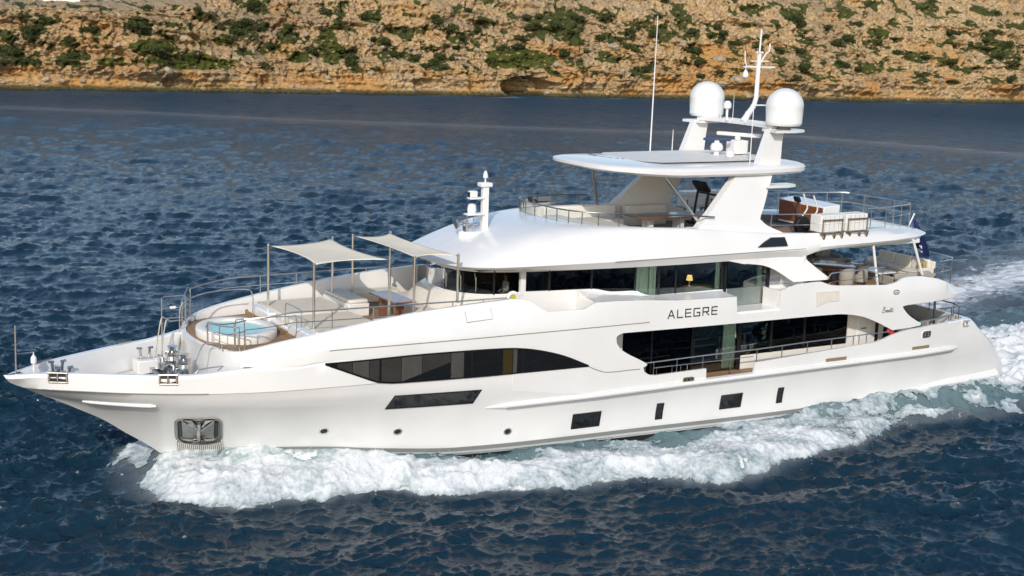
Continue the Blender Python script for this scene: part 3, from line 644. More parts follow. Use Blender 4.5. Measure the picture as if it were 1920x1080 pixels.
LET = {'A': [[(0, 0), (.45, 1), (.55, 1), (1, 0)], [(.2, .33), (.8, .33)]], 'L': [[(0, 1), (0, 0), (.8, 0)]], 'E': [[(.85, 1), (0, 1), (0, 0), (.85, 0)], [(0, .5), (.8, .5)]],
       'G': [[(.95, 1), (0, 1), (0, 0), (.95, 0), (.95, .45), (.5, .45)]], 'R': [[(0, 0), (0, 1), (.9, 1), (.9, .45), (0, .45)], [(.45, .45), (.95, 0)]]}
u = 22.42
for ch in 'ALEGRE':
    strokes('name_letter', LET[ch], u, 4.80, .28, on_side, 'black', hull, .15); u += .28 * {'A': 1.52, 'L': 1.30, 'E': 1.36, 'G': 1.48, 'R': 1.48}[ch]
scr = [[(.1, 0), (.35, 1), (.7, .9), (.5, .55), (.3, .52)], [(.5, .55), (.75, .3), (.5, 0), (.1, 0)], [(.85, .25), (1.1, .4), (.95, .05), (1.2, .1)], [(1.25, .35), (1.25, 0), (1.35, .35), (1.5, .3), (1.5, 0)], [(1.6, .25), (1.8, .38), (1.65, .05), (1.9, .1)], [(2.05, .75), (1.95, 0), (2.1, .05)], [(2.35, .75), (2.25, 0), (2.4, .05)], [(1.95, .45), (2.5, .5)], [(2.6, .35), (2.55, 0)]]
strokes('builder_script', scr, 33.06, 4.20, .23, on_side, 'groove', hull, .11)
em = MB(); c = [(33.78 + .17 * math.cos(t), 4.99 + .1 * math.sin(t)) for t in np.linspace(0, 2 * PI, 22)[:-1]]; ci_ = [(33.78 + .13 * math.cos(t), 4.99 + .065 * math.sin(t)) for t in np.linspace(0, 2 * PI, 22)[:-1]]
em.panel(c, on_side(.014), thick=.02, holes=[ci_], gs=.2)
for k in range(3): em.panel([(33.70 + k * .06, 4.96), (33.74 + k * .06, 4.96), (33.72 + k * .06, 5.03)], on_side(.014), thick=.02, gs=.2)
em.build('oval_emblem', 'steel_d', hull)
# dark triangular light in the sun-deck side
tw = MB(); tw.panel([(26.85, 7.11), (27.15, 7.28), (27.52, 7.44), (28.18, 7.43), (28.30, 7.09)], lambda x, z: (x, -3.69 + (max(z, 7.0) - 6.9) * .26 - .035, z), thick=.05, gs=.3); tw.build('side_light', 'gdark', yacht)
# thin grey groove line along the sun-deck brow
gv = MB(); gv.tube([(x, -3.685, 6.935) for x in np.linspace(20.3, 29.2, 12)], .014, 6); gv.build('brow_groove', 'groove', yacht)
# ------------------------------------------------------------------ deckhouse glazing and interiors
house = bpy.data.objects['upper_deckhouse']
def wall_glass(x0, x1, name='window', m='glass', top=6.56, zlo=None):
    idx = [i for i, p in enumerate(Wp) if x0 < p[0] < x1]; pts = [(x0, wy(x0))] + [Wp[i] for i in idx] + [(x1, wy(x1))]
    g = MB(); rows = [[(x, y + .03, (zlo or f_sill(x)) - .01 if k == 0 else top) for x, y in pts] for k in (0, 1)]
    rows += [[(x + .012, y + .045, (top if k == 0 else (zlo or f_sill(x)) - .01)) for x, y in pts] for k in (0, 1)]
    g.grid(rows); return g.build(name, m, house, ang=30)
fs = [p for p in Wp if p[0] < 17.2]
g = MB(); full = [(x, -y) for x, y in fs[::-1]] + fs[1:]
g.grid([[(x, y + (.03 if y < 0 else -.03), z) for x, y in full] for z in (5.74, 6.56)]); wsc = g.build('windscreen', 'screen', house, ang=30)
for t in (.12, .27, .42, .58, .73, .88):
    p = full[int(t * (len(full) - 1))]; q = MB(); q.box(p[0] + .02, p[0] + .07, p[1] - .03, p[1] + .03, 5.74, 6.6); q.build('mullion', 'frame', wsc, ang=None)
# wipers parked upright on the windscreen
for px, py in ((15.10, -.75), (15.33, -1.42), (15.7, -1.85)):
    q = MB(); q.tube([(px - .06, py - .06, 5.86), (px - .06, py - .06, 6.38)], .018, 6); q.tube([(px - .05, py - .05, 6.2), (px - .02, py + .16, 6.58)], .016, 6); q.build('wiper', 'steel', house)
mu = MB(); mu.box(17.16, 17.36, wy(17.2) - .02, wy(17.2) + .12, 5.7, 6.66); mu.build('door_post', 'white', house, ang=None)
for a, b, m in ((17.36, 18.24, 'glass'), (18.28, 19.9, 'glassd'), (19.93, 21.74, 'glassd'), (21.76, 22.78, 'glass'), (22.82, 23.55, 'glass'), (23.58, 25.72, 'glass')): wall_glass(a, b, m=m)
for x in (18.26, 19.915, 21.75, 22.80, 23.565, 25.75):
    q = MB(); q.box(x - .03, x + .03, wy(x), wy(x) + .08, f_sill(x) - .02, 6.6); q.build('mullion', 'frame', house, ang=None)
g = MB(); g.panel([(25.98, 4.66), (27.95, 4.66), (27.95, 6.45), (25.98, 6.5)], lambda x, z: (x, -3.015, z), thick=.02, gs=2); g.build('sliding_door', 'glass', house, ang=None)
g = MB(); g.panel([(25.8, 4.6), (28.05, 4.6), (28.05, 6.55), (25.8, 6.55)], lambda x, z: (x, -3.03, z), thick=.06, holes=[[(25.93, 4.67), (27.92, 4.67), (27.92, 6.48), (25.93, 6.48)]], gs=2); g.build('door_frame', 'frame', house, ang=None)
wall_glass(28.06, 29.25, m='glass')
q = MB(); q.box(27.55, 27.75, -2.9, -2.82, 4.66, 6.45); q.build('curtain', 'curtain', house, ang=None)
def curtain(x0, x1, y, z0, z1):
    c = MB(); n = max(6, int((x1 - x0) / .04)); c.grid([[(x, y + .03 * math.sin(k * 1.7), z) for k, x in enumerate(np.linspace(x0, x1, n))] for z in (z0, z1)]); return c.build('curtain', 'curtain', house, ang=None)
curtain(21.85, 22.15, -2.78, 5.0, 6.55); curtain(22.45, 22.75, -2.8, 5.0, 6.55); curtain(25.5, 25.75, -2.85, 5.0, 6.55)
bl = MB(); bl.box(22.1, 22.5, -2.7, -2.66, 5.1, 6.5); bl.build('roller_blind', 'curtain', house, ang=None)
# interior shell, upper deck
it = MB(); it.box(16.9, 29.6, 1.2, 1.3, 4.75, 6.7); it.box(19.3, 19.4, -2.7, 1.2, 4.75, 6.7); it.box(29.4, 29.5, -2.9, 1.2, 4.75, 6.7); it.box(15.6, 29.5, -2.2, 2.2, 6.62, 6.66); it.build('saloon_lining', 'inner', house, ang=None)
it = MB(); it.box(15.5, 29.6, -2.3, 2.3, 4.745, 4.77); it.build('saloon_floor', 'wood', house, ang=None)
it = MB(); it.prism([(15.5, -1.2), (15.95, -1.75), (16.4, -1.95), (16.6, -1.2), (16.4, 0), (16.6, 1.2), (16.4, 1.95), (15.95, 1.75), (15.5, 1.2), (15.35, 0)], 4.8, 5.72); it.build('helm_console', 'grey', house, bevel=.03)
it = MB(); it.box(24.3, 25.9, -2.6, -2.2, 4.77, 5.55); it.build('sideboard', 'gold', house, ang=None, bevel=.02)
# main saloon
SY = -2.95
ms = MB(); ms.box(26.85, 32.42, SY, SY + .1, 2.2, 2.74); ms.box(20.95, 21.28, SY - .02, SY + .1, 2.2, 4.42); ms.box(32.4, 32.66, SY - .02, SY + .12, 2.2, 4.42); ms.box(20.95, 34.4, SY, SY + .1, 4.14, 4.42); ms.box(32.66, 34.4, SY + .02, SY + .1, 2.2, 4.14)
ms.box(34.3, 34.4, SY, 2.95, 2.2, 4.42); ms.box(20.2, 20.95, SY - .3, SY, 2.2, 4.42); ms.box(19.9, 20.3, -4.0, SY, 2.2, 4.42)
ms.build('main_deckhouse', 'offwhite', yacht, ang=None); mh = bpy.data.objects['main_deckhouse']
for a, b, z0, m in ((21.3, 22.62, 2.25, 'glassd'), (22.65, 24.5, 2.25, 'glassd'), (24.55, 26.7, 2.25, 'glass'), (26.9, 28.35, 2.75, 'glass'), (28.45, 30.05, 2.75, 'glass'), (30.15, 32.38, 2.75, 'glass')):
    g = MB(); g.box(a, b, SY + .02, SY + .04, z0, 4.14); g.build('saloon_window', m, mh, ang=None)
for x, w_, z0 in ((22.635, .03, 2.2), (24.525, .04, 2.2), (26.8, .1, 2.2), (28.4, .05, 2.74), (30.1, .05, 2.74)):
    g = MB(); g.box(x - w_, x + w_, SY, SY + .09, z0, 4.16); g.build('mullion', 'frame', mh, ang=None)
for a, b, c in ((26.05, 26.65, 0), (27.95, 28.33, 0), (29.65, 30.03, 0), (31.0, 31.35, 0), (31.4, 31.75, 0)):
    c_ = curtain(a, b, SY + .085, 2.3, 4.12); c_.parent = mh
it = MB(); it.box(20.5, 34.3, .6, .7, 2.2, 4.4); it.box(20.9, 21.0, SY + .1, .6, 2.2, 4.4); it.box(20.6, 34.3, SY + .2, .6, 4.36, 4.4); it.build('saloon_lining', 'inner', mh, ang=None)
it = MB(); it.box(27.0, 28.3, -2.3, -1.5, 2.2, 2.95); it.box(29.0, 31.5, -2.2, -1.3, 2.2, 2.9); it.build('saloon_sofa', 'taupe', mh, bevel=.08)
dr = MB(); dr.box(32.95, 33.75, SY - .005, SY + .04, 2.22, 4.08); dro = dr.build('side_door', 'white', mh, bevel=.01); q = MB(); q.box(33.15, 33.4, SY - .06, SY - .03, 3.3, 3.34); q.build('door_handle', 'black', dro, ang=None)
q = MB(); q.box(33.95, 34.1, SY - .02, SY + .03, 2.2, 4.1); q.build('door_gap', 'black', mh, ang=None)
# soffits
s = MB(); s.prism([(20.2, -4.0), (37, -3.85), (38.2, -3.2), (38.2, 3.2), (37, 3.85), (20.2, 4.0)], 4.385, 4.41); s.build('upper_deck_soffit', 'offwhite', yacht, ang=None)
s = MB(); s.box(34.42, 34.5, -1.6, 1.6, 2.2, 4.3); s.build('aft_saloon_door', 'gdark', mh, ang=None)
s = MB(); s.box(29.5, 29.56, -2.6, 2.6, 4.8, 6.6); s.build('aft_door', 'gdark', house, ang=None)
# ------------------------------------------------------------------ rails, deck gear, mast gear (parts of the yacht)
def rail(name, top, posts, base_z, r=.024, mids=(), m='steel', parent=None, post_r=.021, smooth=0):
    """top: list of 3-D points; posts: fractions/indices (x,y,z base) ; mids: heights below top"""
    q = MB(); t = crv(top, 6) if smooth else top
    q.tube(t, r, 8)
    for dz in mids: q.tube([(x, y, z - dz) for x, y, z in t], r * .6, 6)
    for x, y, zb in posts:
        i = min(range(len(t)), key=lambda k: math.hypot(t[k][0] - x, t[k][1] - y)); zt = t[i][2]
        # interpolate height along the rail
        q.tube([(x, y, zb), (x, y, zt)], post_r, 6)
    return q.build(name, m, parent or yacht)
def Tz(x):
    return float(np.interp(x, [p[0] for p in Tp[10:]], [p[2] for p in Tp[10:]]))
def Ty(x):
    return float(np.interp(x, [p[0] for p in Tp[10:]], [p[1] for p in Tp[10:]]))
# port and starboard coach rails
xs_p = [6.85, 9.62, 11.04, 12.46, 13.9, 15.05, 15.95]
top = [(x, Ty(x) + .10, 5.72 + .2 * min(1, (x - 6.85) / 1.5)) for x in np.linspace(6.85, 15.95, 26)]
pr = rail('side_railing', top, [(x, Ty(x) + .10, Tz(x) - .02) for x in xs_p], None, mids=(.34,)); mir(pr)
top = [(7.0, 2.95, 5.60)] + [(x, -Ty(x) - .10, z) for x, z in ((6.75, 5.52), (6.5, 5.45))] + [(6.25, 1.9, 5.4)]
rail('bow_railing', [(6.85, 3.0, 5.72), (6.6, 2.55, 5.58), (6.3, 1.95, 5.45), (6.12, 1.35, 5.42)], [(6.6, 2.55, 4.62), (6.3, 1.95, 4.6), (6.12, 1.35, 4.6)], None, mids=(.35,), smooth=1)
rail('bow_railing', [(6.85, -2.85, 5.72), (6.6, -2.5, 5.58), (6.3, -1.95, 5.45), (6.12, -1.35, 5.42)], [(6.6, -2.5, 4.62), (6.3, -1.95, 4.6), (6.12, -1.35, 4.6)], None, mids=(.35,), smooth=1)
# handrails round the hot tub and down to the foredeck
def hoop(pts, name='handrail', r=.022): q = MB(); q.tube(crv(pts, 5), r, 8); return q.build(name, 'steel', yacht)
hoop([(6.0, 1.25, 4.6), (6.02, 1.25, 5.35), (6.25, 1.28, 5.62), (7.2, 1.9, 5.72), (8.6, 2.1, 5.7), (8.9, 2.1, 5.45), (8.9, 2.1, 4.6)])
hoop([(6.9, -1.75, 4.6), (6.9, -1.75, 5.4), (7.1, -1.8, 5.52), (8.7, -1.85, 5.5), (9.0, -1.75, 5.35), (9.0, -1.7, 4.6)])
hoop([(9.15, -.4, 4.7), (9.15, -.4, 5.55), (9.15, -.7, 5.65), (9.2, -1.5, 5.62), (9.2, -1.7, 5.5), (9.2, -1.7, 4.7)])
hoop([(5.3, 1.9, 3.3), (5.55, 1.9, 4.85), (5.75, 1.9, 4.92), (6.4, 1.9, 4.9), (6.5, 1.9, 4.7), (6.45, 1.9, 4.2)])
hoop([(5.45, 1.7, 3.3), (5.65, 1.7, 4.80), (5.85, 1.7, 4.86), (6.3, 1.7, 4.85), (6.4, 1.7, 4.7), (6.35, 1.7, 4.2)])
hoop([(5.3, -1.6, 3.3), (5.7, -1.9, 4.7), (5.95, -2.0, 4.85), (6.25, -2.1, 4.85), (6.35, -2.15, 4.6)])
hoop([(5.1, -2.0, 3.2), (5.5, -2.0, 3.95), (5.75, -2.0, 4.05), (6.4, -2.05, 4.1)])
q = MB(); q.tube([(5.6, 1.95, 3.3), (5.6, 1.95, 5.62), (5.7, 1.95, 5.67), (6.4, 2.0, 5.66), (6.45, 2.0, 5.6), (6.45, 2.0, 4.5)], .022, 8); q.tube([(5.6, 1.95, 5.27), (6.45, 2.0, 5.25)], .018, 6)
q.build('boarding_gate', 'steel', yacht); q = MB(); q.obox((6.0, 1.97, 5.27), (.22, .05, .09)); q.build('gate_plate', 'white', yacht, bevel=.02)
rail('handrail', [(6.15, -1.2, 5.35), (6.3, -1.95, 5.40), (6.75, -2.55, 5.42)], [(6.15, -1.2, 4.6), (6.75, -2.55, 4.62)], None, smooth=1)
# jackstaff
q = MB(); q.tube([(.38, 0, 3.95), (.40, 0, 5.48)], .028, 8); q.tube([(.4, 0, 4.58), (.95, 0, 4.60)], .02, 6); js = q.build('jackstaff', 'steel', yacht)
q = MB(); q.lathe([(.07, 0), (.10, .06), (.09, .2), (.04, .28)], (.93, 0, 4.22), 12); q.tube([(.93, 0, 4.48), (.93, 0, 4.6)], .02, 6); q.lathe([(.04, 0), (.04, .26)], (.93, 0, 3.97), 8); q.build('anchor_light', 'white', js)
# bow fairleads, cleats and windlasses
def bow_fairlead(x, sgn):
    f = MB(); hbx = f_ht(x); z = f_zt(x)
    def s_(u, v, o): return (x + u * .82, -(f_ht(x + u * .82) - .02 + o * .8), z - .02 - v * .88)
    for o, nm in ((.03, 0),):
        for u in (-.30, -.02, .28): f.tube([s_(u, -.04, .02), s_(u, .26, .05)], .035, 8)
        f.tube([s_(-.32, .27, .05), s_(.32, .27, .05)], .03, 8); f.tube([s_(-.32, -.05, -.02), s_(.32, -.05, -.02)], .04, 8)
        o_ = f.build('bow_fairlead', 'steel_d', hull)
    g_ = MB(); g_.add([s_(-.3, -.02, .012), s_(.3, -.02, .012), s_(.3, .26, .03), s_(-.3, .26, .03)], [(0, 1, 2, 3)]); mir(g_.build('fairlead_shade_plate', 'black', hull, ang=None))  # black plate stands in for the shade inside the fairlead
    return o_
for x in (1.45, 4.45):
    bf = bow_fairlead(x, 1); mir(bf)
def bollard(x, y, z, s=1.):
    b_ = MB(); b_.obox((x, y, z + .02), (.5 * s, .16 * s, .05))
    for k in (-1, 1):
        b_.tube([(x + k * .13 * s, y, z), (x + k * .17 * s, y, z + .36 * s)], .05 * s, 8); b_.tube([(x + k * .10 * s, y, z + .36 * s), (x + k * .28 * s, y, z + .38 * s)], .04 * s, 8)
    return b_.build('mooring_cleat', 'chrome', yacht)
for x, y in ((1.75, .45), (4.95, 1.75)):
    c_ = bollard(x, y, 3.62 if x > 3 else 3.75); mir(c_)
cl = MB(); cl.box(2.1, 5.2, -.35, .35, 3.165, 3.30); cl.box(4.6, 5.3, 1.35, 2.05, 3.16, 3.64); cl.box(4.6, 5.3, -2.05, -1.35, 3.16, 3.64); cl.box(1.6, 2.0, .25, .55, 3.45, 3.76); cl.box(1.6, 2.0, -.55, -.25, 3.45, 3.76); cl.build('mooring_plinth', 'white', yacht, bevel=.04)
tk = MB(); tk.box(2.6, 5.3, -1.2, 1.2, 3.172, 3.19); tk.build('foredeck_teak', 'teak', yacht, ang=None)
for y in (.62, -.62):
    wl = MB(); wl.lathe([(.34, 3.16), (.34, 3.4), (.26, 3.42), (.24, 3.55), (.31, 3.6), (.30, 3.74), (.2, 3.78), (.17, 3.92), (.25, 3.98), (.24, 4.08), (.12, 4.1), (.12, 4.2), (.17, 4.22), (.17, 4.26)], (5.55, y, 0), 18)
    wl.tube([(5.25, y - .28, 3.66), (5.05, y - .42, 3.66)], .10, 10); wl.obox((5.1, y + .1, 3.35), (.5, .3, .36)); wl.tube([(5.3, y + .3, 3.3), (5.3, y + .3, 3.8), (5.2, y + .45, 3.86)], .05, 8)
    wl.tube([(4.9, y, 3.35), (4.3, y * .9, 3.32), (3.6, y * .8, 3.30)], .07, 6)
    wl.build('anchor_windlass', 'chrome', yacht, ang=40)
# hot tub
tb = MB(); A = 1.30; B = 1.58
def ell(k, z): return [(7.55 + (A + k) * math.cos(t), (B + k) * math.sin(t), z) for t in np.linspace(0, 2 * PI, 49)[:-1]]
tb.grid([ell(0, 4.6), ell(.02, 4.8), ell(0, 4.87), ell(-.05, 4.9), ell(-.28, 4.9), ell(-.33, 4.87), ell(-.36, 4.5), ell(-.55, 4.45), ell(-.58, 4.2), ell(-1.0, 4.2)], close=True)
tbo = tb.build('hot_tub', 'offwhite', yacht, ang=45)
wt = MB(); wt.add(ell(-.345, 4.80), [tuple(range(48))]); wt.build('tub_water', 'water', tbo, ang=None)
tk = MB(); ring = [(p[0], p[1]) for p in Tp if p[0] < 9.2 and p[0] < 8.6]
po = [(x + .18, y * .93) for x, y in ring] + [(9.2, -2.9)]
tk.prism(po + [(x, -y) for x, y in po[::-1]], 4.50, 4.60); tk.build('tub_deck', 'teakx', yacht, ang=None)
# sun pads, coaming, settees of the forward lounge
cm = MB(); cm.box(9.02, 9.35, -2.9, -.9, 4.6, 5.05); cm.box(9.02, 9.35, .9, 2.9, 4.6, 5.05); cm.box(9.1, 9.35, -.9, .9, 4.6, 4.85); cm.box(9.0, 9.4, -3.1, -2.0, 4.6, 4.95); cm.build('lounge_coaming', 'white', yacht, bevel=.05)
for y0, y1 in ((-3.0, -.42), (-.38, .38), (.42, 3.0)):
    pd = MB(); pd.box(9.36, 11.85, y0 * (1 if abs(y0) < 2 else .98), y1 * (1 if abs(y1) < 2 else .98), 4.74, 5.06 if abs(y0 + y1) > 1 else 5.02); pd.build('sun_pad', 'cream', yacht, bevel=.07)
for y0, y1, z1 in ((.55, 2.9, 5.2), (-2.9, -1.5, 5.1)):
    st = MB(); st.box(11.9, 12.7, y0, y1, 4.74, z1); st.build('lounge_bench', 'offwhite', yacht, bevel=.03)
st = MB(); st.box(11.95, 12.68, .6, 2.85, 5.2, 5.33); st.build('lounge_cushion', 'cushion', yacht, bevel=.05)
q = MB()
def wofs(k, ky, z): return [(x - k * min(1, max(0, (17.2 - x) / 1.6)), y * ky, z) for x, y in full]
q.grid([wofs(1.15, 1.22, 4.74), wofs(1.12, 1.22, 5.12), wofs(.95, 1.2, 5.16), wofs(.62, 1.16, 5.17)]); q.build('settee_seat', 'cream', yacht, ang=40)
q = MB(); q.grid([wofs(.62, 1.16, 5.17), wofs(.55, 1.15, 5.30), wofs(.30, 1.09, 5.58), wofs(.16, 1.05, 5.68)]); q.build('settee_back', 'cushion', yacht, ang=50)
q = MB(); q.grid([wofs(.16, 1.05, 5.68), wofs(.06, 1.02, 5.74), wofs(-.05, .98, 5.75)]); q.build('windscreen_coaming', 'white', yacht)
for y0, y1, m in ((-3.3, -2.6, 'cream'), (2.6, 3.3, 'cream')):
    q = MB(); q.box(12.75, 14.9, y0, y1, 4.74, 5.18); q.build('settee_seat', m, yacht, bevel=.06)
# deck box lid line on the shoulder
hl = MB()
pts = [(14.2, 5.62), (14.2, 5.28), (15.2, 5.32), (15.2, 5.66)]
hl.tube([(x, yside(max(x, 15.0), z) - .02 + .0, z) for x, z in pts], .008, 4); hl.build('hatch_seam', 'groove', yacht)
# main deck and upper deck guard rails
mt = [(21.57, -4.05, 3.2)] + [(x, -4.05, z) for x, z in ((24.16, 3.24), (26.78, 3.25), (29.3, 3.31), (31.5, 3.34), (33.03, 3.36))] + [(33.6, -4.05, 3.36)]
rail('main_deck_railing', mt, [(x, -4.05, float(np.interp(x, [21.5, 24.34, 24.36, 26.65, 26.7, 33.3], [2.72, 2.74, 2.26, 2.26, 2.75, 3.08])) - .02) for x in (21.57, 21.95, 23.0, 24.2, 25.52, 26.78, 28.02, 29.3, 30.55, 31.7, 32.0, 32.4)], None)
q = MB(); q.tube([(21.95, -4.05, 2.98), (26.6, -4.05, 2.98)], .017, 6)
for y0, y1 in ((22.2, 22.9), (23.3, 23.6)): q.tube([(y0, -3.9, 2.5), (y0, -3.9, 2.95), (y1, -3.9, 2.95), (y1, -3.9, 2.5)], .017, 6)
q.build('gate_rail', 'steel', yacht)
q = MB(); q.obox((33.75, -4.0, 3.33), (.42, .12, .16), ry=.5); q.build('life_buoy_cover', 'red', yacht, bevel=.04)
ur = [(30.15, -3.95, 5.70), (30.3, -4.0, 5.95), (30.6, -4.02, 5.98), (32.3, -3.95, 6.0), (33.3, -3.85, 6.0)]
rail('upper_deck_railing', ur, [(31.55, -3.98, 5.38), (33.2, -3.86, 5.3)], None, mids=(.36,))
ar_ = [(36.9, -3.35, 5.92), (37.9, -3.1, 5.93), (38.3, -2.75, 5.93), (38.45, -2.0, 5.93), (38.5, 0, 5.93), (38.45, 2.0, 5.93), (38.3, 2.75, 5.93), (37.9, 3.1, 5.93), (35.4, 3.6, 5.92)]
rail('upper_aft_railing', ar_, [(37.2, -3.3, 4.9), (37.9, -3.1, 4.8), (38.3, -2.75, 4.7), (38.48, -1.3, 4.7), (38.5, 0, 4.7), (38.48, 1.3, 4.7), (38.3, 2.75, 4.7), (36.6, 3.4, 5.2)], None, mids=(.45,))
rc = MB(); rc.tube([(35.5, -3.55, 5.47), (36.9, -3.42, 5.15), (37.6, -3.25, 4.98), (38.1, -2.95, 4.82)], .05, 6); rc.build('rail_cap', 'wood', yacht)
mr = [(35.35, -4.0, 3.62), (36.5, -3.95, 3.66), (37.2, -3.85, 3.72)]
rail('cockpit_rail', mr, [(35.6, -4.0, 3.4), (36.4, -3.95, 3.42), (37.2, -3.85, 3.42)], None, r=.04)
mr = [(37.1, -3.8, 4.35), (37.6, -3.65, 4.0), (38.2, -3.5, 3.95), (38.5, -2.9, 3.95), (38.52, 0, 3.95), (38.5, 2.9, 3.95), (37.6, 3.7, 3.97), (36.2, 3.85, 3.98)]
rail('cockpit_rail', [(36.9, -3.6, 3.98), (37.6, -3.6, 3.97), (38.2, -3.45, 3.95), (38.5, -2.9, 3.95), (38.52, 0, 3.95), (38.5, 2.9, 3.95), (37.6, 3.7, 3.97), (36.2, 3.85, 3.98)], [(37.6, -3.6, 3.4), (38.2, -3.45, 3.4), (38.5, -2.9, 3.4), (38.52, -1.5, 3.4), (38.52, 0, 3.4), (38.5, 2.9, 3.4), (37.6, 3.7, 3.4)], None, m='steel_d')
for pts, m in (([(33.0, -3.4, 6.9), (33.4, -3.42, 5.2)], 'white'), ([(35.25, -3.35, 6.95), (35.95, -3.40, 5.35)], 'white'), ([(35.25, 3.35, 6.95), (35.95, 3.40, 5.35)], 'steel'), ([(33.0, 3.4, 6.9), (33.4, 3.42, 5.2)], 'steel'), ([(37.3, -2.9, 4.45), (37.4, -2.95, 2.2)], 'steel_d'), ([(37.3, 2.9, 4.45), (37.4, 2.95, 2.2)], 'steel_d')):
    q = MB(); q.tube(pts, .055, 10); q.build('deck_post', m, yacht)
# sun deck rails and wind screen
sc_ = [p for i, p in enumerate(cc) if p[0] < 25.0]; fullc = [(x + .08, -y * .98, z) for x, y, z in sc_[::-1] if x < 23.6] + [(x + .08, y * .98, z) for x, y, z in sc_[1:]]
rail('sun_deck_railing', [(x, y, z + .46) for x, y, z in fullc], [(*fullc[i][:2], fullc[i][2] - .05) for i in range(2, len(fullc) - 1, 6)], None, r=.028, m='steel_d')
g = MB(); g.grid([[(x, y, z + k) for x, y, z in fullc[:-4]] for k in (.02, .40)]); g.build('wind_screen', glass_mat('clear_wind_screen', (.86, .90, .90)), yacht, ang=40)
for s_ in (-1, 1):
    rail('sun_deck_railing', [(28.0, s_ * 2.95, 8.22), (30.03, s_ * 3.0, 8.16)], [(28.0, s_ * 2.95, 7.2), (30.03, s_ * 3.0, 7.4)], None, mids=(.42,))
    rail('sun_deck_railing', [(33.3, s_ * 2.62, 8.2), (34.6, s_ * 2.48, 8.2), (36.2, s_ * 2.1, 8.2), (36.5, s_ * 1.8, 8.2), (36.55, 0, 8.2)], [(33.6, s_ * 2.55, 7.36), (34.5, s_ * 2.48, 7.3), (35.6, s_ * 2.25, 7.25), (36.3, s_ * 2.05, 7.2), (36.53, s_ * .9, 7.2)], None, mids=(.42,), m='steel')
rail('sun_deck_railing', [(30.1, 3.1, 8.42), (33.3, 2.7, 8.3), (34.2, 2.52, 8.2)], [(30.1, 3.1, 7.4), (33.2, 2.7, 7.35)], None, mids=(.42,))
# sun deck built-in seating
q = MB(); q.box(20.9, 24.2, 1.4, 2.5, 7.16, 7.62); q.box(21.0, 24.4, 2.35, 2.75, 7.5, 8.08); q.box(20.45, 21.2, -1.3, 1.6, 7.16, 7.9); q.build('sun_deck_settee', 'offwhite', yacht, bevel=.06)
q = MB(); q.box(21.2, 22.6, -1.6, 1.3, 7.5, 7.78); q.build('sun_deck_pad', 'cream', yacht, bevel=.08)
q = MB(); q.box(22.6, 25.4, -2.75, -2.3, 7.16, 7.82); q.box(23.0, 24.6, -2.3, -1.7, 7.16, 7.66); q.build('sun_deck_settee', 'white', yacht, bevel=.06)
q = MB(); q.box(24.9, 26.9, 2.3, 2.7, 7.16, 7.98); q.build('bar_counter', 'offwhite', yacht, bevel=.04)
# struts under the hardtop
for pts in ([(22.99, -2.5, 9.9), (24.79, -2.75, 7.9)], [(23.02, 2.3, 9.9), (23.56, 2.45, 8.1)]):
    q = MB(); q.tube(pts, .055, 10); q.build('hardtop_strut', 'steel_d' if pts[0][1] > 0 else 'steel', yacht)
# domes, mast, radars, aerials
for y in (-2.42, 2.42):
    pl = MB(); pl.lathe([(.30, 11.42), (.26, 11.52), (.55, 11.6)], (28.76, y, 0), 24); pl.build('dome_base', 'grey', yacht)
    dm = MB(); dm.lathe([(.50, 11.58), (.66, 11.6), (.70, 11.68), (.705, 11.72), (.69, 11.74), (.725, 12.3)] + [(.725 * math.cos(a), 12.32 + .70 * math.sin(a)) for a in np.linspace(0.05, PI / 2, 12)], (28.76, y, 0), 40); dm.build('satellite_dome', 'white', yacht, ang=50)
ms_ = MB(); ms_.tube([(28.75, 0, 11.55), (29.25, 0, 12.2)], [.14, .10], 10); ms_.tube([(29.22, 0, 12.1), (29.34, 0, 12.5), (29.38, 0, 14.3)], [.10, .095, .075], 10); ms_.tube([(29.36, 0, 14.2), (29.40, 0, 15.2)], .035, 8)
ms_.obox((29.4, 0, 13.72), (1.6, .06, .06)); ms_.obox((29.4, 0, 13.72), (.06, 1.4, .06)); ms_.obox((29.37, 0, 14.3), (.22, .22, .06)); ms_.tube([(29.4, 0, 13.8), (29.7, 0, 14.25), (29.86, 0, 14.35), (29.88, 0, 14.65)], .03, 6); ms_.tube([(28.62, 0, 14.35), (28.66, 0, 13.95), (28.75, 0, 13.74)], .025, 6)
ms_.obox((29.4, 0, 13.95), (.9, .04, .04)); ms_.obox((29.5, 0, 12.2), (.6, .3, .04))
mo = ms_.build('mast', 'white', yacht)
q = MB(); q.lathe([(.05, .0), (.12, .05), (.11, .2), (.05, .3)], (28.72, 0, 13.28), 12); q.tube([(28.72, 0, 13.55), (28.72, 0, 13.72)], .02, 6); q.build('camera_pod', 'white', mo)
for x, y, z0, z1, r in ((25.83, 2.2, 10.1, 15.6, .026), (27.08, 2.4, 10.1, 11.05, .02), (27.3, -2.3, 10.0, 14.5, .016), (28.3, .9, 11.55, 12.5, .014), (28.4, .25, 11.55, 12.6, .012), (28.35, -.6, 11.55, 12.0, .02)):
    q = MB(); q.tube([(x, y, z0), (x + .005 * (z1 - z0), y, z0 + (z1 - z0) * .45), (x + .01 * (z1 - z0), y, z1)], [r * 1.25, r, r * .55], 6); q.build('whip_aerial', 'white', yacht)
q = MB(); q.tube([(28.4, .62, 11.55), (28.4, .62, 12.05)], .05, 8); q.lathe([(.08, 12.0), (.16, 12.06), (.16, 12.22), (.1, 12.32), (.02, 12.34)], (28.4, .62, 0), 14); q.build('gps_aerial', 'white', yacht)
q = MB(); q.lathe([(.12, 10.2), (.10, 10.36), (.24, 10.42), (.26, 10.55), (.2, 10.68), (.1, 10.72), (.1, 10.8)], (27.6, .15, 0), 16); rd = q.build('radar_pedestal', 'white', yacht, ang=45)
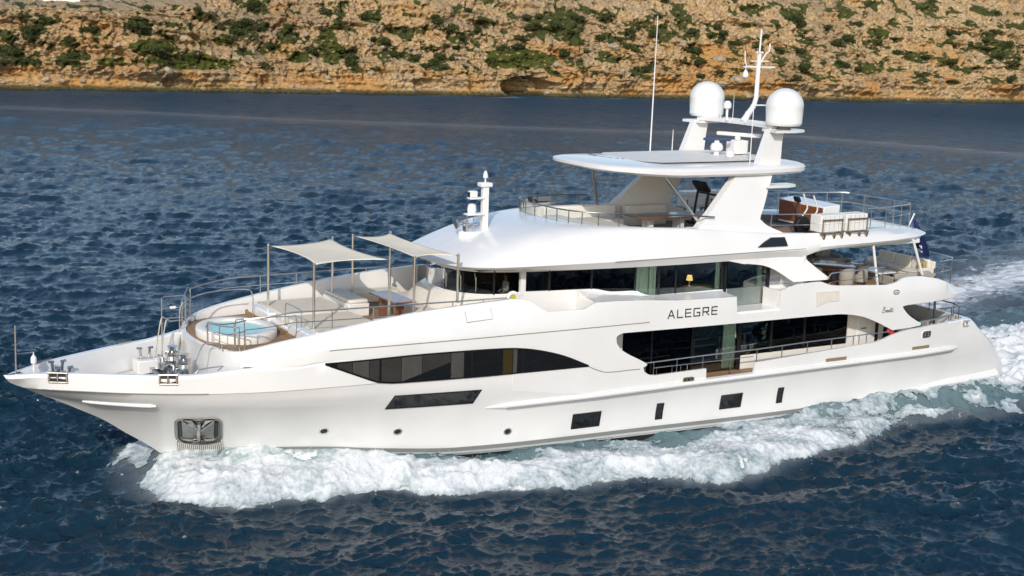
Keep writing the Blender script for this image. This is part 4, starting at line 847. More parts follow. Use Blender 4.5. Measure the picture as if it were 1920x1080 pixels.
q = MB(); q.obox((27.6, .15, 10.84), (.16, 1.1, .1), rz=.9); q.build('radar_scanner', 'navy', rd, bevel=.03)
q = MB(); q.obox((28.6, .1, 10.55), (.7, .55, .5)); q.tube([(28.55, .1, 10.2), (28.55, .1, 10.4)], .16, 10); q.obox((28.6, .1, 10.30), (.9, .7, .05)); rd = q.build('radar_pedestal', 'white', yacht, bevel=.03)
q = MB(); q.tube([(28.6, .1, 10.8), (28.6, .1, 10.95)], .12, 12); q.obox((28.65, .1, 11.02), (.22, 1.9, .15), rz=.45); q.build('radar_scanner', 'white', rd, bevel=.04)
q = MB(); q.lathe([(.05, 10.2), (.16, 10.25), (.18, 10.4), (.1, 10.5)], (27.45, -.9, 0), 14); q.build('camera_dome', 'white', yacht, ang=45)
# forward light mast on the wheelhouse roof
q = MB(); q.prism([(16.1, -.42), (17.05, -.30), (17.25, 0), (17.05, .30), (16.1, .42), (15.95, 0)], 7.35, 7.72); q.box(16.86, 17.1, -.11, .11, 7.6, 9.35); q.box(16.74, 17.2, -.18, .18, 9.30, 9.45); q.box(16.3, 16.9, -.15, .15, 8.86, 8.92); q.box(16.2, 16.9, -.2, .2, 8.28, 8.34)
fm = q.build('light_mast', 'white', yacht, bevel=.03)
q = MB(); q.tube([(16.98, 0, 9.45), (16.98, 0, 9.62)], .03, 8); q.lathe([(.09, 9.62), (.10, 9.68), (.05, 9.85), (.02, 9.88)], (16.98, 0, 0), 12); q.build('mast_light', 'white', fm)
q = MB(); q.box(16.32, 16.62, -.12, .12, 8.92, 9.16); q.build('navigation_light', 'white', fm, bevel=.03); q = MB(); q.box(16.31, 16.318, -.08, .08, 8.95, 9.12); q.build('lens', 'black', fm, ang=None)
q = MB(); q.lathe([(.16, 8.34), (.17, 8.5), (.14, 8.66), (.05, 8.7)], (16.45, 0, 0), 14); q.build('search_camera', 'white', fm, ang=45)
q = MB()
for x, y, z in ((16.05, -.15, 7.95), (16.15, .15, 8.0), (16.35, -.2, 7.85), (16.5, .1, 7.9)):
    q.tube([(x - .3, y, z), (x - .18, y, z)], [.13, .06], 10); q.tube([(x - .18, y, z), (x + .25, y, z + .04)], .04, 8); q.tube([(x + .1, y, 7.6), (x + .1, y, z)], .03, 6)
for y in (-.25, .25): q.tube([(16.4, y, 7.7), (16.4, y, 8.25), (16.75, y, 8.25)], .025, 6)
q.build('horn_cluster', 'steel', fm)
# marking on the hardtop brow
hm = MB(); rr_ = random.Random(4)
for k in range(12):
    y0 = 1.75 - k * .19; x0 = 22.28 + .012 * (k - 5) ** 2
    for j in range(3):
        if rr_.random() < .8: hm.obox((x0 + .05 * (j - 1), y0 - .04 * rr_.random(), 10.235), (.03 if j == 1 else .12, .10 if j == 1 else .03, .008), rz=rr_.uniform(-.3, .3))
hm.build('hardtop_marking', 'black', hto, ang=None)
# ------------------------------------------------------------------ loose things on board
def child(mb, name, m, root, **k): return mb.build(name, m, root, **k)
# shade sails on poles over the forward lounge
def shade(F, A, label):
    t = empty('shade_sail', ((F[0] + A[0]) / 2, 0, 4.74), label, 'sun shade', 'shade sails over the foredeck lounge')
    (xf, yf, zf, bf), (xa, ya, za, ba) = F, A
    c = [(xf, -yf, zf), (xa, -ya, za), (xa, ya, za), (xf, yf, zf)]
    N = 18; rows = []
    for i in range(N + 1):
        u = i / N; r = []
        for j in range(N + 1):
            v = j / N
            uu = u + .20 * (.5 - u) * 4 * v * (1 - v) * abs(2 * u - 1) ** 1.0; vv = v + .17 * (.5 - v) * 4 * u * (1 - u) * abs(2 * v - 1) ** 1.0
            p = [(c[0][k] * (1 - uu) + c[1][k] * uu) * (1 - vv) + (c[3][k] * (1 - uu) + c[2][k] * uu) * vv for k in range(3)]
            p[2] -= .05 * 16 * u * (1 - u) * v * (1 - v) - .0; r.append(tuple(p))
        rows.append(r)
    s = MB(); s.grid(rows); so_ = s.build('sail', 'sail', t, ang=60); md_ = so_.modifiers.new('solid', 'SOLIDIFY'); md_.thickness = .02
    for (x, y, z), b, sg in ((c[0], bf, -1), (c[1], ba, -1), (c[2], ba, 1), (c[3], bf, 1)):
        q = MB(); xo = -.07 if x == xf else .07; q.tube([(x + xo, y + sg * .06, b), (x + xo, y + sg * .06, z + .06)], .045, 10); q.tube([(x + xo, y + sg * .06, z - .0), (x, y, z)], .018, 6); q.lathe([(.09, b - .01), (.09, b + .03)], (x + xo, y + sg * .06, 0), 10)
        q.build('pole', 'steel', t)
shade((9.54, 2.02, 7.21, 5.02), (11.98, 2.34, 7.29, 5.1), 'cream shade sail on four steel poles over the sun pads, nearer the hot tub')
shade((12.98, 2.48, 7.32, 5.15), (14.43, 2.62, 7.33, 5.72), 'cream shade sail on four steel poles above the wooden table, next to the windscreen')
# table of the forward lounge
t = empty('lounge_table', (13.2, -.15, 4.74), 'dark varnished wooden table among the cream settees below the shade sail', 'table')
q = MB(); q.box(12.82, 13.66, -1.25, .92, 5.48, 5.54); q.build('tabletop', 'table', t, bevel=.02)
for y in (-.75, .45):
    q = MB(); q.box(13.05, 13.40, y - .07, y + .07, 4.74, 5.48); q.build('leg', 'table', t, bevel=.02)
# life ring on the wheelhouse side
lr = empty('life_ring', (16.5, -3.0, 5.35), 'white life ring with yellow centre beside the wheelhouse door', 'life ring')
q = MB(); q.lathe([(.20 + .075 * math.cos(a), .075 * math.sin(a)) for a in np.linspace(0, 2 * PI, 13)], (16.5, -3.02, 5.76), 28, axis='Y', cap=False); q.build('ring', 'white', lr, ang=60)
q = MB(); q.lathe([(.145, -.03), (.145, .03)], (16.5, -3.02, 5.76), 20, axis='Y'); q.build('centre_cover', 'yellow', lr)

# a standing person (skinned skeleton)
def person(name, loc, rz, label, joints, edges, radii, parts=()):
    t = empty(name, loc, label, 'person', rz=rz)
    me = bpy.data.meshes.new('body'); me.from_pydata(joints, edges, []); o = bpy.data.objects.new('body', me); COL.objects.link(o); o.parent = t
    o.modifiers.new('skin', 'SKIN'); sub = o.modifiers.new('sub', 'SUBSURF'); sub.levels = 2; sub.render_levels = 2
    for i, v in enumerate(me.skin_vertices[0].data): v.radius = (radii[i], radii[i] * (.72 if i in (1, 2, 3) else 1)); v.use_root = (i == 0)
    me.materials.append(M['shirt'])
    dg = bpy.context.evaluated_depsgraph_get(); ev = bpy.data.meshes.new_from_object(o.evaluated_get(dg)); o.modifiers.clear(); o.data = ev
    ev.materials.clear(); ev.materials.append(M['shirt']); ev.materials.append(M['skin']); ev.materials.append(M['black'])
    for p in ev.polygons:
        z = p.center.z; p.material_index = 1 if z > 1.47 or (abs(p.center.y) > .24 and z < 1.12 and z > .7) or (p.center.x > .24 and z > .9) else 2 if z < .92 else 0; p.use_smooth = True
    h = MB(); h.lathe([(.02, 1.79)] + [(.112 * math.cos(a), 1.675 + .118 * math.sin(a)) for a in np.linspace(1.3, .05, 7)], (-.02, 0, 0), 16); ho = h.build('hair', 'hair', None, ang=60); ho.parent = t
    return t
J = [(0, 0, .95), (0, 0, 1.15), (.01, 0, 1.32), (0, 0, 1.43), (.01, 0, 1.53), (.03, 0, 1.66), (.02, 0, 1.74), (0, .19, 1.40), (.03, .25, 1.14), (.24, .2, 1.02), (.34, .16, 1.03), (0, -.19, 1.40), (.03, -.25, 1.14), (.24, -.2, 1.02), (.34, -.16, 1.03), (0, .1, .9), (.01, .11, .48), (-.01, .11, .06), (.13, .12, .03), (0, -.1, .9), (.01, -.11, .48), (-.01, -.11, .06), (.13, -.12, .03)]
E_ = [(0, 1), (1, 2), (2, 3), (3, 4), (4, 5), (5, 6), (3, 7), (7, 8), (8, 9), (9, 10), (3, 11), (11, 12), (12, 13), (13, 14), (0, 15), (15, 16), (16, 17), (17, 18), (0, 19), (19, 20), (20, 21), (21, 22)]
RR = [.16, .15, .17, .12, .055, .095, .085, .065, .05, .04, .035, .065, .05, .04, .035, .095, .065, .045, .04, .095, .065, .045, .04]
ps = person('person', (17.05, -1.6, 4.775), math.radians(170), 'person in a white shirt standing at the helm behind the wheelhouse glass', J, E_, RR)
ps.scale = (.9, .9, .9)
# table lamps behind the windows
def table_lamp(x, y, z, label, h=.5):
    t = empty('table_lamp', (x, y, z), label, 'lamp')
    q = MB(); q.lathe([(.09, z), (.09, z + .03), (.025, z + .06), (.03, z + h * .55), (.015, z + h * .6)], (x, y, 0), 12); q.build('base', 'steel', t)
    q = MB(); q.lathe([(.13, z + h * .55), (.09, z + h)], (x, y, 0), 16, cap=False); q.build('lamp_shade', 'lamp', t)
table_lamp(24.6, -2.45, 5.55, 'small lit table lamp on the sideboard behind the upper saloon window', .42)
table_lamp(27.0, -2.3, 2.95, 'lit lamp with yellow shade behind the main saloon window', .7)
# upper deck aft: dining table, chairs, sofas
t = empty('dining_table', (33.6, -.35, 4.74), 'round dark wood dining table under the sun deck overhang, ringed by taupe chairs', 'table')
q = MB(); q.lathe([(1.05, 5.42), (1.08, 5.45), (1.08, 5.49), (1.05, 5.51), (.001, 5.51)], (33.6, -.35, 0), 40); q.build('tabletop', 'table', t, ang=40)
q = MB(); q.lathe([(.40, 4.74), (.38, 4.80), (.14, 4.88), (.14, 5.42)], (33.6, -.35, 0), 20); q.build('pedestal', 'wood', t, ang=40)
def tub_chair():
    t = empty('tub_chair', (0, 0, 0), '', 'chair')
    q = MB(); q.lathe([(.27, .12), (.30, .16), (.30, .42), (.27, .46)], (0, 0, 0), 20); q.build('seat', 'taupe', t, ang=45)
    q = MB(); arc = [math.radians(a) for a in range(-125, 126, 10)]
    q.grid([[(-.28 * math.cos(a) * k, .30 * math.sin(a) * k, z - .10 * (abs(a) / 2.2) ** 2 * (1 if z > .5 else 0)) for a in arc] for k, z in ((1.0, .15), (1.06, .5), (1.1, .82), (1.02, .86), (.88, .8), (.86, .42))]); q.build('backrest', 'taupe', t, ang=50)
    for sx in (-1, 1):
        for sy in (-1, 1): q = MB(); q.tube([(sx * .18, sy * .18, 0), (sx * .18, sy * .18, .14)], .025, 8); q.build('leg', 'wood', t)
    return t
proto = tub_chair(); spots = [(260, 'taupe tub chair at the round dining table, on the side nearest the guard rail'), (200, 'taupe tub chair at the round dining table, beside the deckhouse wall'), (320, 'taupe tub chair at the round dining table, between the table and the long port sofa'),
         (20, 'taupe tub chair at the round dining table, on its after side'), (80, 'taupe tub chair at the round dining table, on the side away from the camera'), (140, 'taupe tub chair at the round dining table, behind the flower vase')]
for i, (ang_, lab) in enumerate(spots):
    o = proto if i == 0 else copy_tree(proto); a = math.radians(ang_)
    o.location = (33.6 + 1.32 * math.cos(a), -.35 + 1.32 * math.sin(a), 4.745); o.rotation_euler = (0, 0, a + PI); tag(o, lab, 'chair', 'chairs round the dining table')
t = empty('flower_vase', (33.0, .1, 5.51), 'vase of yellowish green leaves standing on the round dining table', 'vase')
q = MB(); q.lathe([(.07, 5.515), (.11, 5.6), (.08, 5.72), (.10, 5.76)], (33.0, .1, 0), 14); q.build('vase', 'grey', t)
q = MB()
for k in range(90):
    a = random.uniform(0, 2 * PI); r = random.uniform(.02, .28); z = 5.75 + random.uniform(0, .36); c = Vector((33.0 + r * math.cos(a), .1 + r * math.sin(a), z)); u = Vector((random.gauss(0, 1), random.gauss(0, 1), random.gauss(0, 1))).normalized(); v = u.orthogonal().normalized(); s_ = random.uniform(.04, .08)
    q.add([tuple(c + u * s_ * 1.6), tuple(c + v * s_ * .5), tuple(c - u * s_ * 1.6), tuple(c - v * s_ * .5)], [(0, 1, 2, 3)])
q.build('leaves', 'leaf', t, ang=None, recalc=False)
def sofa(loc, rz, L, D, label, cus=3, m='taupe', arms=True, h=.74):
    """seat faces local +y"""
    t = empty('sofa', (0, 0, 0), label, 'sofa')
    q = MB(); q.box(-L / 2, L / 2, -D / 2, D / 2, .06, .30); q.build('base', m, t, bevel=.04)
    for k in range(cus):
        x0 = -L / 2 + .14 + (L - .28) * k / cus; x1 = -L / 2 + .14 + (L - .28) * (k + 1) / cus - .015
        q = MB(); q.box(x0, x1, -D / 2 + .2, D / 2, .30, .45); q.build('seat_cushion', m, t, bevel=.05)
        q = MB(); q.box(x0, x1, -D / 2 + .12, -D / 2 + .32, .42, h); q.build('back_cushion', m, t, bevel=.06)
    q = MB(); q.box(-L / 2, L / 2, -D / 2, -D / 2 + .14, .06, h - .06); q.build('backrest', m, t, bevel=.04)
    if arms:
        for s_ in (-1, 1): q = MB(); q.box(s_ * L / 2 - .07 - .07 * s_, s_ * L / 2 + .07 - .07 * s_, -D / 2, D / 2, .06, .60); q.build('armrest', m, t, bevel=.04)
    for sx in (-1, 1):
        for sy in (-1, 1): q = MB(); q.box(sx * (L / 2 - .12) - .03, sx * (L / 2 - .12) + .03, sy * (D / 2 - .1) - .03, sy * (D / 2 - .1) + .03, 0, .07); q.build('foot', 'wood', t, ang=None)
    t.location = loc; t.rotation_euler = (0, 0, rz); return t
sofa((35.75, -2.75, 4.745), 0, 2.3, .95, 'taupe sofa with its back to the port guard rail on the upper deck', 3)
sofa((37.85, -.2, 4.745), math.radians(90), 3.3, .95, 'cream three-seat sofa across the stern of the upper deck, beside the flag', 3, 'cushion', h=.92)
sofa((35.6, 2.6, 4.745), PI, 2.2, .95, 'taupe sofa against the far guard rail of the upper deck', 3)
t = empty('throw_pillow', (37.7, -1.55, 5.2), 'gold patterned throw pillow at the port end of the cream stern sofa', 'pillow')
q = MB(); q.obox((37.80, -1.55, 5.40), (.14, .42, .42), ry=-.2); q.build('cover', 'gold', t, bevel=.06)
t = empty('coffee_table', (36.4, -.6, 4.745), 'low white coffee table between the sofas of the upper deck', 'table')
q = MB(); q.box(35.8, 36.8, -1.1, .3, 5.06, 5.12); q.build('tabletop', 'white', t, bevel=.02)
q = MB(); q.box(36.0, 36.6, -.9, .1, 4.745, 5.06); q.build('pedestal', 'grey', t, ang=None)
# cockpit on the main deck
sofa((37.3, -.2, 2.205), math.radians(90), 4.2, .95, 'long taupe sofa along the transom of the main deck cockpit', 4, 'taupe', h=1.0)
t = empty('cockpit_table', (36.1, -1.3, 2.205), 'varnished table in front of the cockpit sofa on the main deck', 'table')
q = MB(); q.box(35.6, 36.6, -2.6, .2, 2.88, 2.94); q.build('tabletop', 'table', t, bevel=.02)
for y in (-2.0, -.4): q = MB(); q.box(36.0, 36.2, y - .1, y + .1, 2.205, 2.88); q.build('leg', 'wood', t, ang=None)
t = empty('throw_pillow', (37.25, -2.15, 2.66), 'green throw pillow standing on the cockpit sofa', 'pillow')
q = MB(); q.obox((37.35, -2.05, 2.92), (.16, .44, .5), ry=-.15); q.build('cover', 'green', t, bevel=.07)
t = empty('flower_vase', (36.0, -2.2, 2.94), 'red flowers in a low vase on the cockpit table', 'vase')
q = MB(); q.lathe([(.06, 2.945), (.10, 3.0), (.07, 3.08)], (36.0, -2.2, 0), 12); q.build('vase', 'grey', t)
q = MB()
for k in range(40):
    c = Vector((36.0 + random.gauss(0, .08), -2.2 + random.gauss(0, .08), 3.16 + random.gauss(0, .05))); u = Vector((random.gauss(0, 1), random.gauss(0, 1), random.gauss(0, 1))).normalized(); v = u.orthogonal().normalized(); s_ = .05
    q.add([tuple(c + u * s_), tuple(c + v * s_), tuple(c - u * s_), tuple(c - v * s_)], [(0, 1, 2, 3)])
q.build('flowers', 'red', t, ang=None, recalc=False)
t = empty('sun_deck_table', (25.4, .5, 7.16), 'long brown wooden table under the hardtop between the arch legs', 'table')
q = MB(); q.box(24.0, 26.9, -.1, 1.2, 7.78, 7.84); q.build('tabletop', 'wood', t, bevel=.02)
for x in (24.7, 26.2): q = MB(); q.box(x - .1, x + .1, .3, .8, 7.16, 7.78); q.build('leg', 'white', t, ang=None)
# sun deck: bar cabinet, gym machines, life rafts
t = empty('bar_cabinet', (32.9, .3, 7.16), 'white cabinet with a glossy brown front standing on the after sun deck', 'cabinet')
q = MB(); q.add([(32.42, -1.05, 7.16), (33.3, -1.05, 7.16), (33.3, 1.75, 7.16), (32.42, 1.75, 7.16), (32.42, -1.05, 8.08), (33.3, -1.05, 8.16), (33.3, 1.75, 8.2), (32.42, 1.75, 8.14)], [(0, 3, 2, 1), (4, 5, 6, 7), (0, 1, 5, 4), (1, 2, 6, 5), (2, 3, 7, 6), (3, 0, 4, 7)]); q.build('body', 'white', t, bevel=.03)
for y0, y1 in ((-.99, .35), (.38, 1.7)): q = MB(); q.box(32.395, 32.415, y0, y1, 7.24, 8.03 if y0 < 0 else 8.08); q.build('door_panel', 'wood', t, ang=None)
t = empty('elliptical_trainer', (30.7, -1.8, 7.165), 'black elliptical trainer with pale curved handlebars near the life rafts', 'exercise machine')
q = MB(); q.box(29.9, 31.7, -1.95, -1.75, 7.17, 7.27); q.box(29.9, 30.0, -2.15, -1.55, 7.17, 7.24); q.box(31.6, 31.7, -2.15, -1.55, 7.17, 7.24); q.lathe([(.34, -1.98), (.36, -1.95), (.36, -1.75), (.34, -1.72)], (30.55, 0, 7.55), 24, axis='Y'); q.build('base', 'black', t, bevel=.02)
q = MB(); q.tube([(30.35, -1.85, 7.5), (30.15, -1.85, 8.2), (30.3, -1.85, 8.5)], .05, 8); q.build('post', 'black', t)
q = MB(); q.obox((30.22, -1.85, 8.6), (.10, .34, .24), ry=-.5); q.build('console', 'black', t, bevel=.03)
for y in (-2.15, -1.55):
    q = MB(); q.tube(crv([(30.75, y, 7.35), (30.8, y, 7.8), (31.05, y, 8.15), (30.95, y, 8.45)], 5), .03, 8); q.tube([(30.95, y, 8.45), (30.8, y, 8.75)], .035, 8); q.build('handlebar', 'white', t)
    q = MB(); q.box(30.9, 31.4, y - .08, y + .08, 7.4, 7.46); q.tube([(30.4, y, 7.5), (31.5, y, 7.4)], .03, 6); q.build('pedal', 'black', t)
t = empty('treadmill', (28.1, 1.3, 7.165), 'black treadmill with a tilted console standing behind the arch leg', 'exercise machine')
q = MB(); q.obox((28.4, 1.3, 7.30), (1.9, .8, .14), ry=.04); q.build('deck', 'black', t, bevel=.03)
for y in (.95, 1.65):
    q = MB(); q.tube([(27.75, y, 7.3), (27.95, y, 8.6)], .05, 8); q.build('upright', 'black', t)
    q = MB(); q.tube([(27.95, y, 8.55), (28.5, y, 8.45)], .04, 8); q.build('handrail', 'black', t)
q = MB(); q.obox((27.85, 1.3, 8.82), (.16, .85, .52), ry=-.7); q.build('console', 'black', t, bevel=.05)
def raft():
    t = empty('life_raft', (0, 0, 0), '', 'life raft')
    q = MB(); q.box(-.57, .57, -.30, .30, .14, .80); q.box(-.585, .585, -.315, .315, .45, .49); q.build('canister', 'white', t, bevel=.10)
    q = MB()
    for x in (-.36, -.12, .12, .36): q.tube([(x, -.31, .18), (x, -.315, .76), (x, -.25, .80), (x, .25, .80)], .012, 4)
    q.build('straps', 'louvre', t)
    q = MB()
    for x in (-.5, .5):
        q.tube([(x, -.36, .02), (x, -.38, .62), (x, -.36, .66)], .028, 6); q.tube([(x, -.36, .1), (x, .34, .1), (x, .34, .5)], .028, 6)
    q.tube([(-.5, -.38, .62), (.5, -.38, .62)], .028, 6); q.tube([(-.6, -.36, .1), (.6, -.36, .1)], .03, 6)
    for x in (-.42, .1, .5): q.obox((x, -.36, -.02), (.08, .10, .2), rx=.3)
    q.build('cradle', 'bronze', t); return t
rf = raft()
for i, (x, y, z, rz, lab) in enumerate(((30.5, -3.32, 7.38, 0, 'white life raft canister in a steel cradle, near side, right beside the exercise machine'), (31.93, -3.2, 7.36, 0, 'white life raft canister in a steel cradle, near side, closer to the stern'), (28.95, 3.3, 7.55, PI, 'white life raft canister on the far side, glimpsed left of the treadmill'), (30.25, 3.3, 7.55, PI, 'white life raft canister on the far side, glimpsed behind the treadmill'))):
    o = rf if i == 0 else copy_tree(rf); o.location = (x, y, z); o.rotation_euler = (0, 0, rz); tag(o, lab, 'life raft', 'life rafts on the sun deck')
# ensign on its staff at the stern of the sun deck
t = empty('ensign', (37.0, -1.62, 7.1), 'dark blue ensign with white stars hanging from a staff at the sun deck stern', 'flag')
q = MB(); q.tube([(36.72, -1.62, 7.16), (37.02, -1.62, 7.72)], .03, 8); q.build('staff', 'white', t)
q = MB(); rows = []
for i in range(17):
    u = i / 16; r = []
    for j in range(15):
        v = j / 14; spread = .10 + .46 * u ** .7
        r.append((37.00 + .34 * u + v * spread * .25 + .05 * math.sin(6 * v + 3 * u), -1.62 - v * spread * .95 + .10 * math.sin(9 * v + 2 * u), 7.40 - 1.22 * u - .30 * v * u + .08 * math.sin(7 * v)))
    rows.append(r)
q.grid(rows); fo = q.build('cloth', 'blue', t, ang=70)
fo.data.materials.append(M['red'])
for p in fo.data.polygons:
    i_, j_ = divmod(p.index, 14)
    if i_ < 5 and j_ < 5 and (i_ + j_) % 2 == 0: p.material_index = 1
for (i, j) in ((8, 6), (9, 8), (11, 9), (12, 10), (14, 9), (13, 6)):
    c = Vector(rows[i][j]); st_ = MB(); n_ = Vector((-.5, -.82, .25)).normalized(); a_ = Vector((0, 0, 1)).cross(n_).normalized(); b_ = n_.cross(a_)
    pts = [c + n_ * .03 + (a_ * math.cos(k * PI / 5 + PI / 2) + b_ * math.sin(k * PI / 5 + PI / 2)) * (.055 if k % 2 == 0 else .024) for k in range(10)]
    ctr = c + n_ * .03; st_.add([tuple(p) for p in pts] + [tuple(ctr)], [(k, (k + 1) % 10, 10) for k in range(10)]); st_.build('star', 'shirt', fo, ang=None, recalc=False)
# ------------------------------------------------------------------ the sea: wind waves, the ship's own waves, foam
def _hash(ix, iy, seed): 
    h = (ix.astype(np.int64) * 374761393 + iy.astype(np.int64) * 668265263 + seed * 1442695041) & 0xffffffff
    h = ((h ^ (h >> 13)) * 1274126177) & 0xffffffff
    return ((h ^ (h >> 16)) & 0xffff) / 65535.
def perlin(x, y, seed=0):
    ix, iy = np.floor(x), np.floor(y); fx, fy = x - ix, y - iy; ux, uy = fx * fx * fx * (fx * (fx * 6 - 15) + 10), fy * fy * fy * (fy * (fy * 6 - 15) + 10)
    def g(dx, dy):
        a = _hash(ix + dx, iy + dy, seed) * 2 * np.pi; return np.cos(a) * (fx - dx) + np.sin(a) * (fy - dy)
    a = g(0, 0) + (g(1, 0) - g(0, 0)) * ux; b = g(0, 1) + (g(1, 1) - g(0, 1)) * ux
    return (a + (b - a) * uy) * 1.5
def fbm(x, y, o=4, seed=0, gain=.5, lac=2.03):
    s = 0; a = 1.; n = 0
    for k in range(o): s = s + a * perlin(x, y, seed + k * 17); n += a; a *= gain; x = x * lac + 13.7; y = y * lac - 7.1
    return s / n
def ridged(x, y, o=4, seed=0):
    s = 0; a = 1.; n = 0
    for k in range(o): s = s + a * (1 - 2 * np.abs(perlin(x, y, seed + k * 17))); n += a; a *= .55; x = x * 2.1 + 5.2; y = y * 2.1 + 9.3
    return s / n
class Tile:
    def __init__(s, L, n, wdir, lpk, rms, spread, seed, chop, lmin):
        g = np.random.default_rng(seed); k1 = 2 * np.pi * np.fft.fftfreq(n, L / n); kx, ky = np.meshgrid(k1, k1, indexing='ij'); k = np.hypot(kx, ky); k[0, 0] = 1
        kp = 2 * np.pi / lpk; c = (kx * math.cos(wdir) + ky * math.sin(wdir)) / k
        P = np.exp(-1.1 * (kp / k) ** 2) / k ** 3.35 * (np.abs(c) ** spread + .08); P[0, 0] = 0; P *= np.exp(-(k * lmin / (2 * np.pi)) ** 2)
        H = (g.standard_normal((n, n)) + 1j * g.standard_normal((n, n))) * np.sqrt(P); z = np.fft.ifft2(H).real; H *= rms / z.std()
        s.L, s.n = L, n; s.lv = []
        for cut in (0, .35, .7, 1.4, 2.8, 5.6):
            F_ = H * np.exp(-(k * cut / (2 * np.pi)) ** 2); s.lv.append((cut, [np.fft.ifft2(F_).real, chop * np.fft.ifft2(1j * kx / k * F_).real, chop * np.fft.ifft2(1j * ky / k * F_).real]))
    def sample(s, x, y, sp):
        u = (x / s.L * s.n) % s.n; v = (y / s.L * s.n) % s.n; i = u.astype(int) % s.n; j = v.astype(int) % s.n; fu, fv = u - np.floor(u), v - np.floor(v); i1, j1 = (i + 1) % s.n, (j + 1) % s.n
        lev = np.clip(np.log2(np.maximum(sp * .9, .01) / .35) + 1, 0, 4.999); out = [np.zeros_like(x) for _ in range(3)]
        for l in range(6):
            w_ = np.clip(1 - np.abs(lev - l), 0, 1); m_ = w_ > 0
            if not m_.any(): continue
            for c in range(3):
                A = s.lv[l][1][c]; out[c][m_] += w_[m_] * (A[i[m_], j[m_]] * (1 - fu[m_]) * (1 - fv[m_]) + A[i1[m_], j[m_]] * fu[m_] * (1 - fv[m_]) + A[i[m_], j1[m_]] * (1 - fu[m_]) * fv[m_] + A[i1[m_], j1[m_]] * fu[m_] * fv[m_])
        return out
WD = math.radians(62)
T1 = Tile(47., 512, WD + .10, 1.7, .060, 6.0, 3, 1.0, .15); T2 = Tile(31., 512, WD + .62, 1.1, .032, 2.0, 5, 1.0, .12); T3 = Tile(190., 256, WD - .35, 11., .065, 2.5, 9, .9, 2.5); T4 = Tile(89., 512, WD - .06, 4.0, .070, 7.0, 12, 1.0, .6)
def ocean(x, y, sp):
    c, s_ = math.cos(.6), math.sin(.6); a = T1.sample(x, y, sp); b_ = T2.sample(x * c + y * s_, -x * s_ + y * c, sp); d = T3.sample(x, y, sp * .5); e = T4.sample(x * .96 + y * .28, -x * .28 + y * .96, sp * .3)
    gust = .62 + .55 * np.clip(.5 + fbm(x * .035, y * .05, 3, 61), 0, 1)
    z = (a[0] + b_[0] + e[0]) * gust + d[0]; dx = (a[1] + b_[1] * c - b_[2] * s_ + e[1] * .96 - e[2] * .28) * gust + d[1]; dy = (a[2] + b_[1] * s_ + b_[2] * c + e[1] * .28 + e[2] * .96) * gust + d[2]
    return z, dx, dy
# outer edge of the bow wave (port side) and the water level along the hull
OX = np.array([3.0, 4.1, 5.0, 6.4, 8, 9, 10.4, 11.3, 12, 13, 14.2, 15.6, 17.6, 19.5, 20.5, 22.5, 24, 25.3, 26.6, 28, 29.6, 30.8, 32.6, 34, 36, 39, 44, 60])
OY = np.array([1.2, 2.3, 3.0, 3.75, 3.75, 4.2, 4.15, 4.3, 4.95, 5.5, 5.5, 6.2, 6.35, 6.7, 7.05, 7.9, 7.9, 7.5, 7.4, 6.9, 6.8, 6.3, 5.7, 5.6, 6.0, 6.1, 7., 10.])
WLX = np.array([3.5, 4.8, 6.3, 7.8, 9, 10.5, 12, 14, 17, 21, 25, 28.5, 31, 33.5, 37, 41, 46])
WLZ = np.array([.2, .7, 1.0, 1.15, .92, .70, .55, .42, .37, .32, .28, .30, .50, .68, .68, .5, .5])
HWX = np.array([4.4, 5, 6, 7, 8, 9, 10, 11, 12, 14, 17, 20, 25, 37, 40.9, 41.2, 70]); HWY = np.array([.0, .25, .62, .95, 1.25, 1.65, 2.05, 2.4, 2.75, 3.2, 3.5, 3.62, 3.65, 3.6, 3.3, 0, 0])
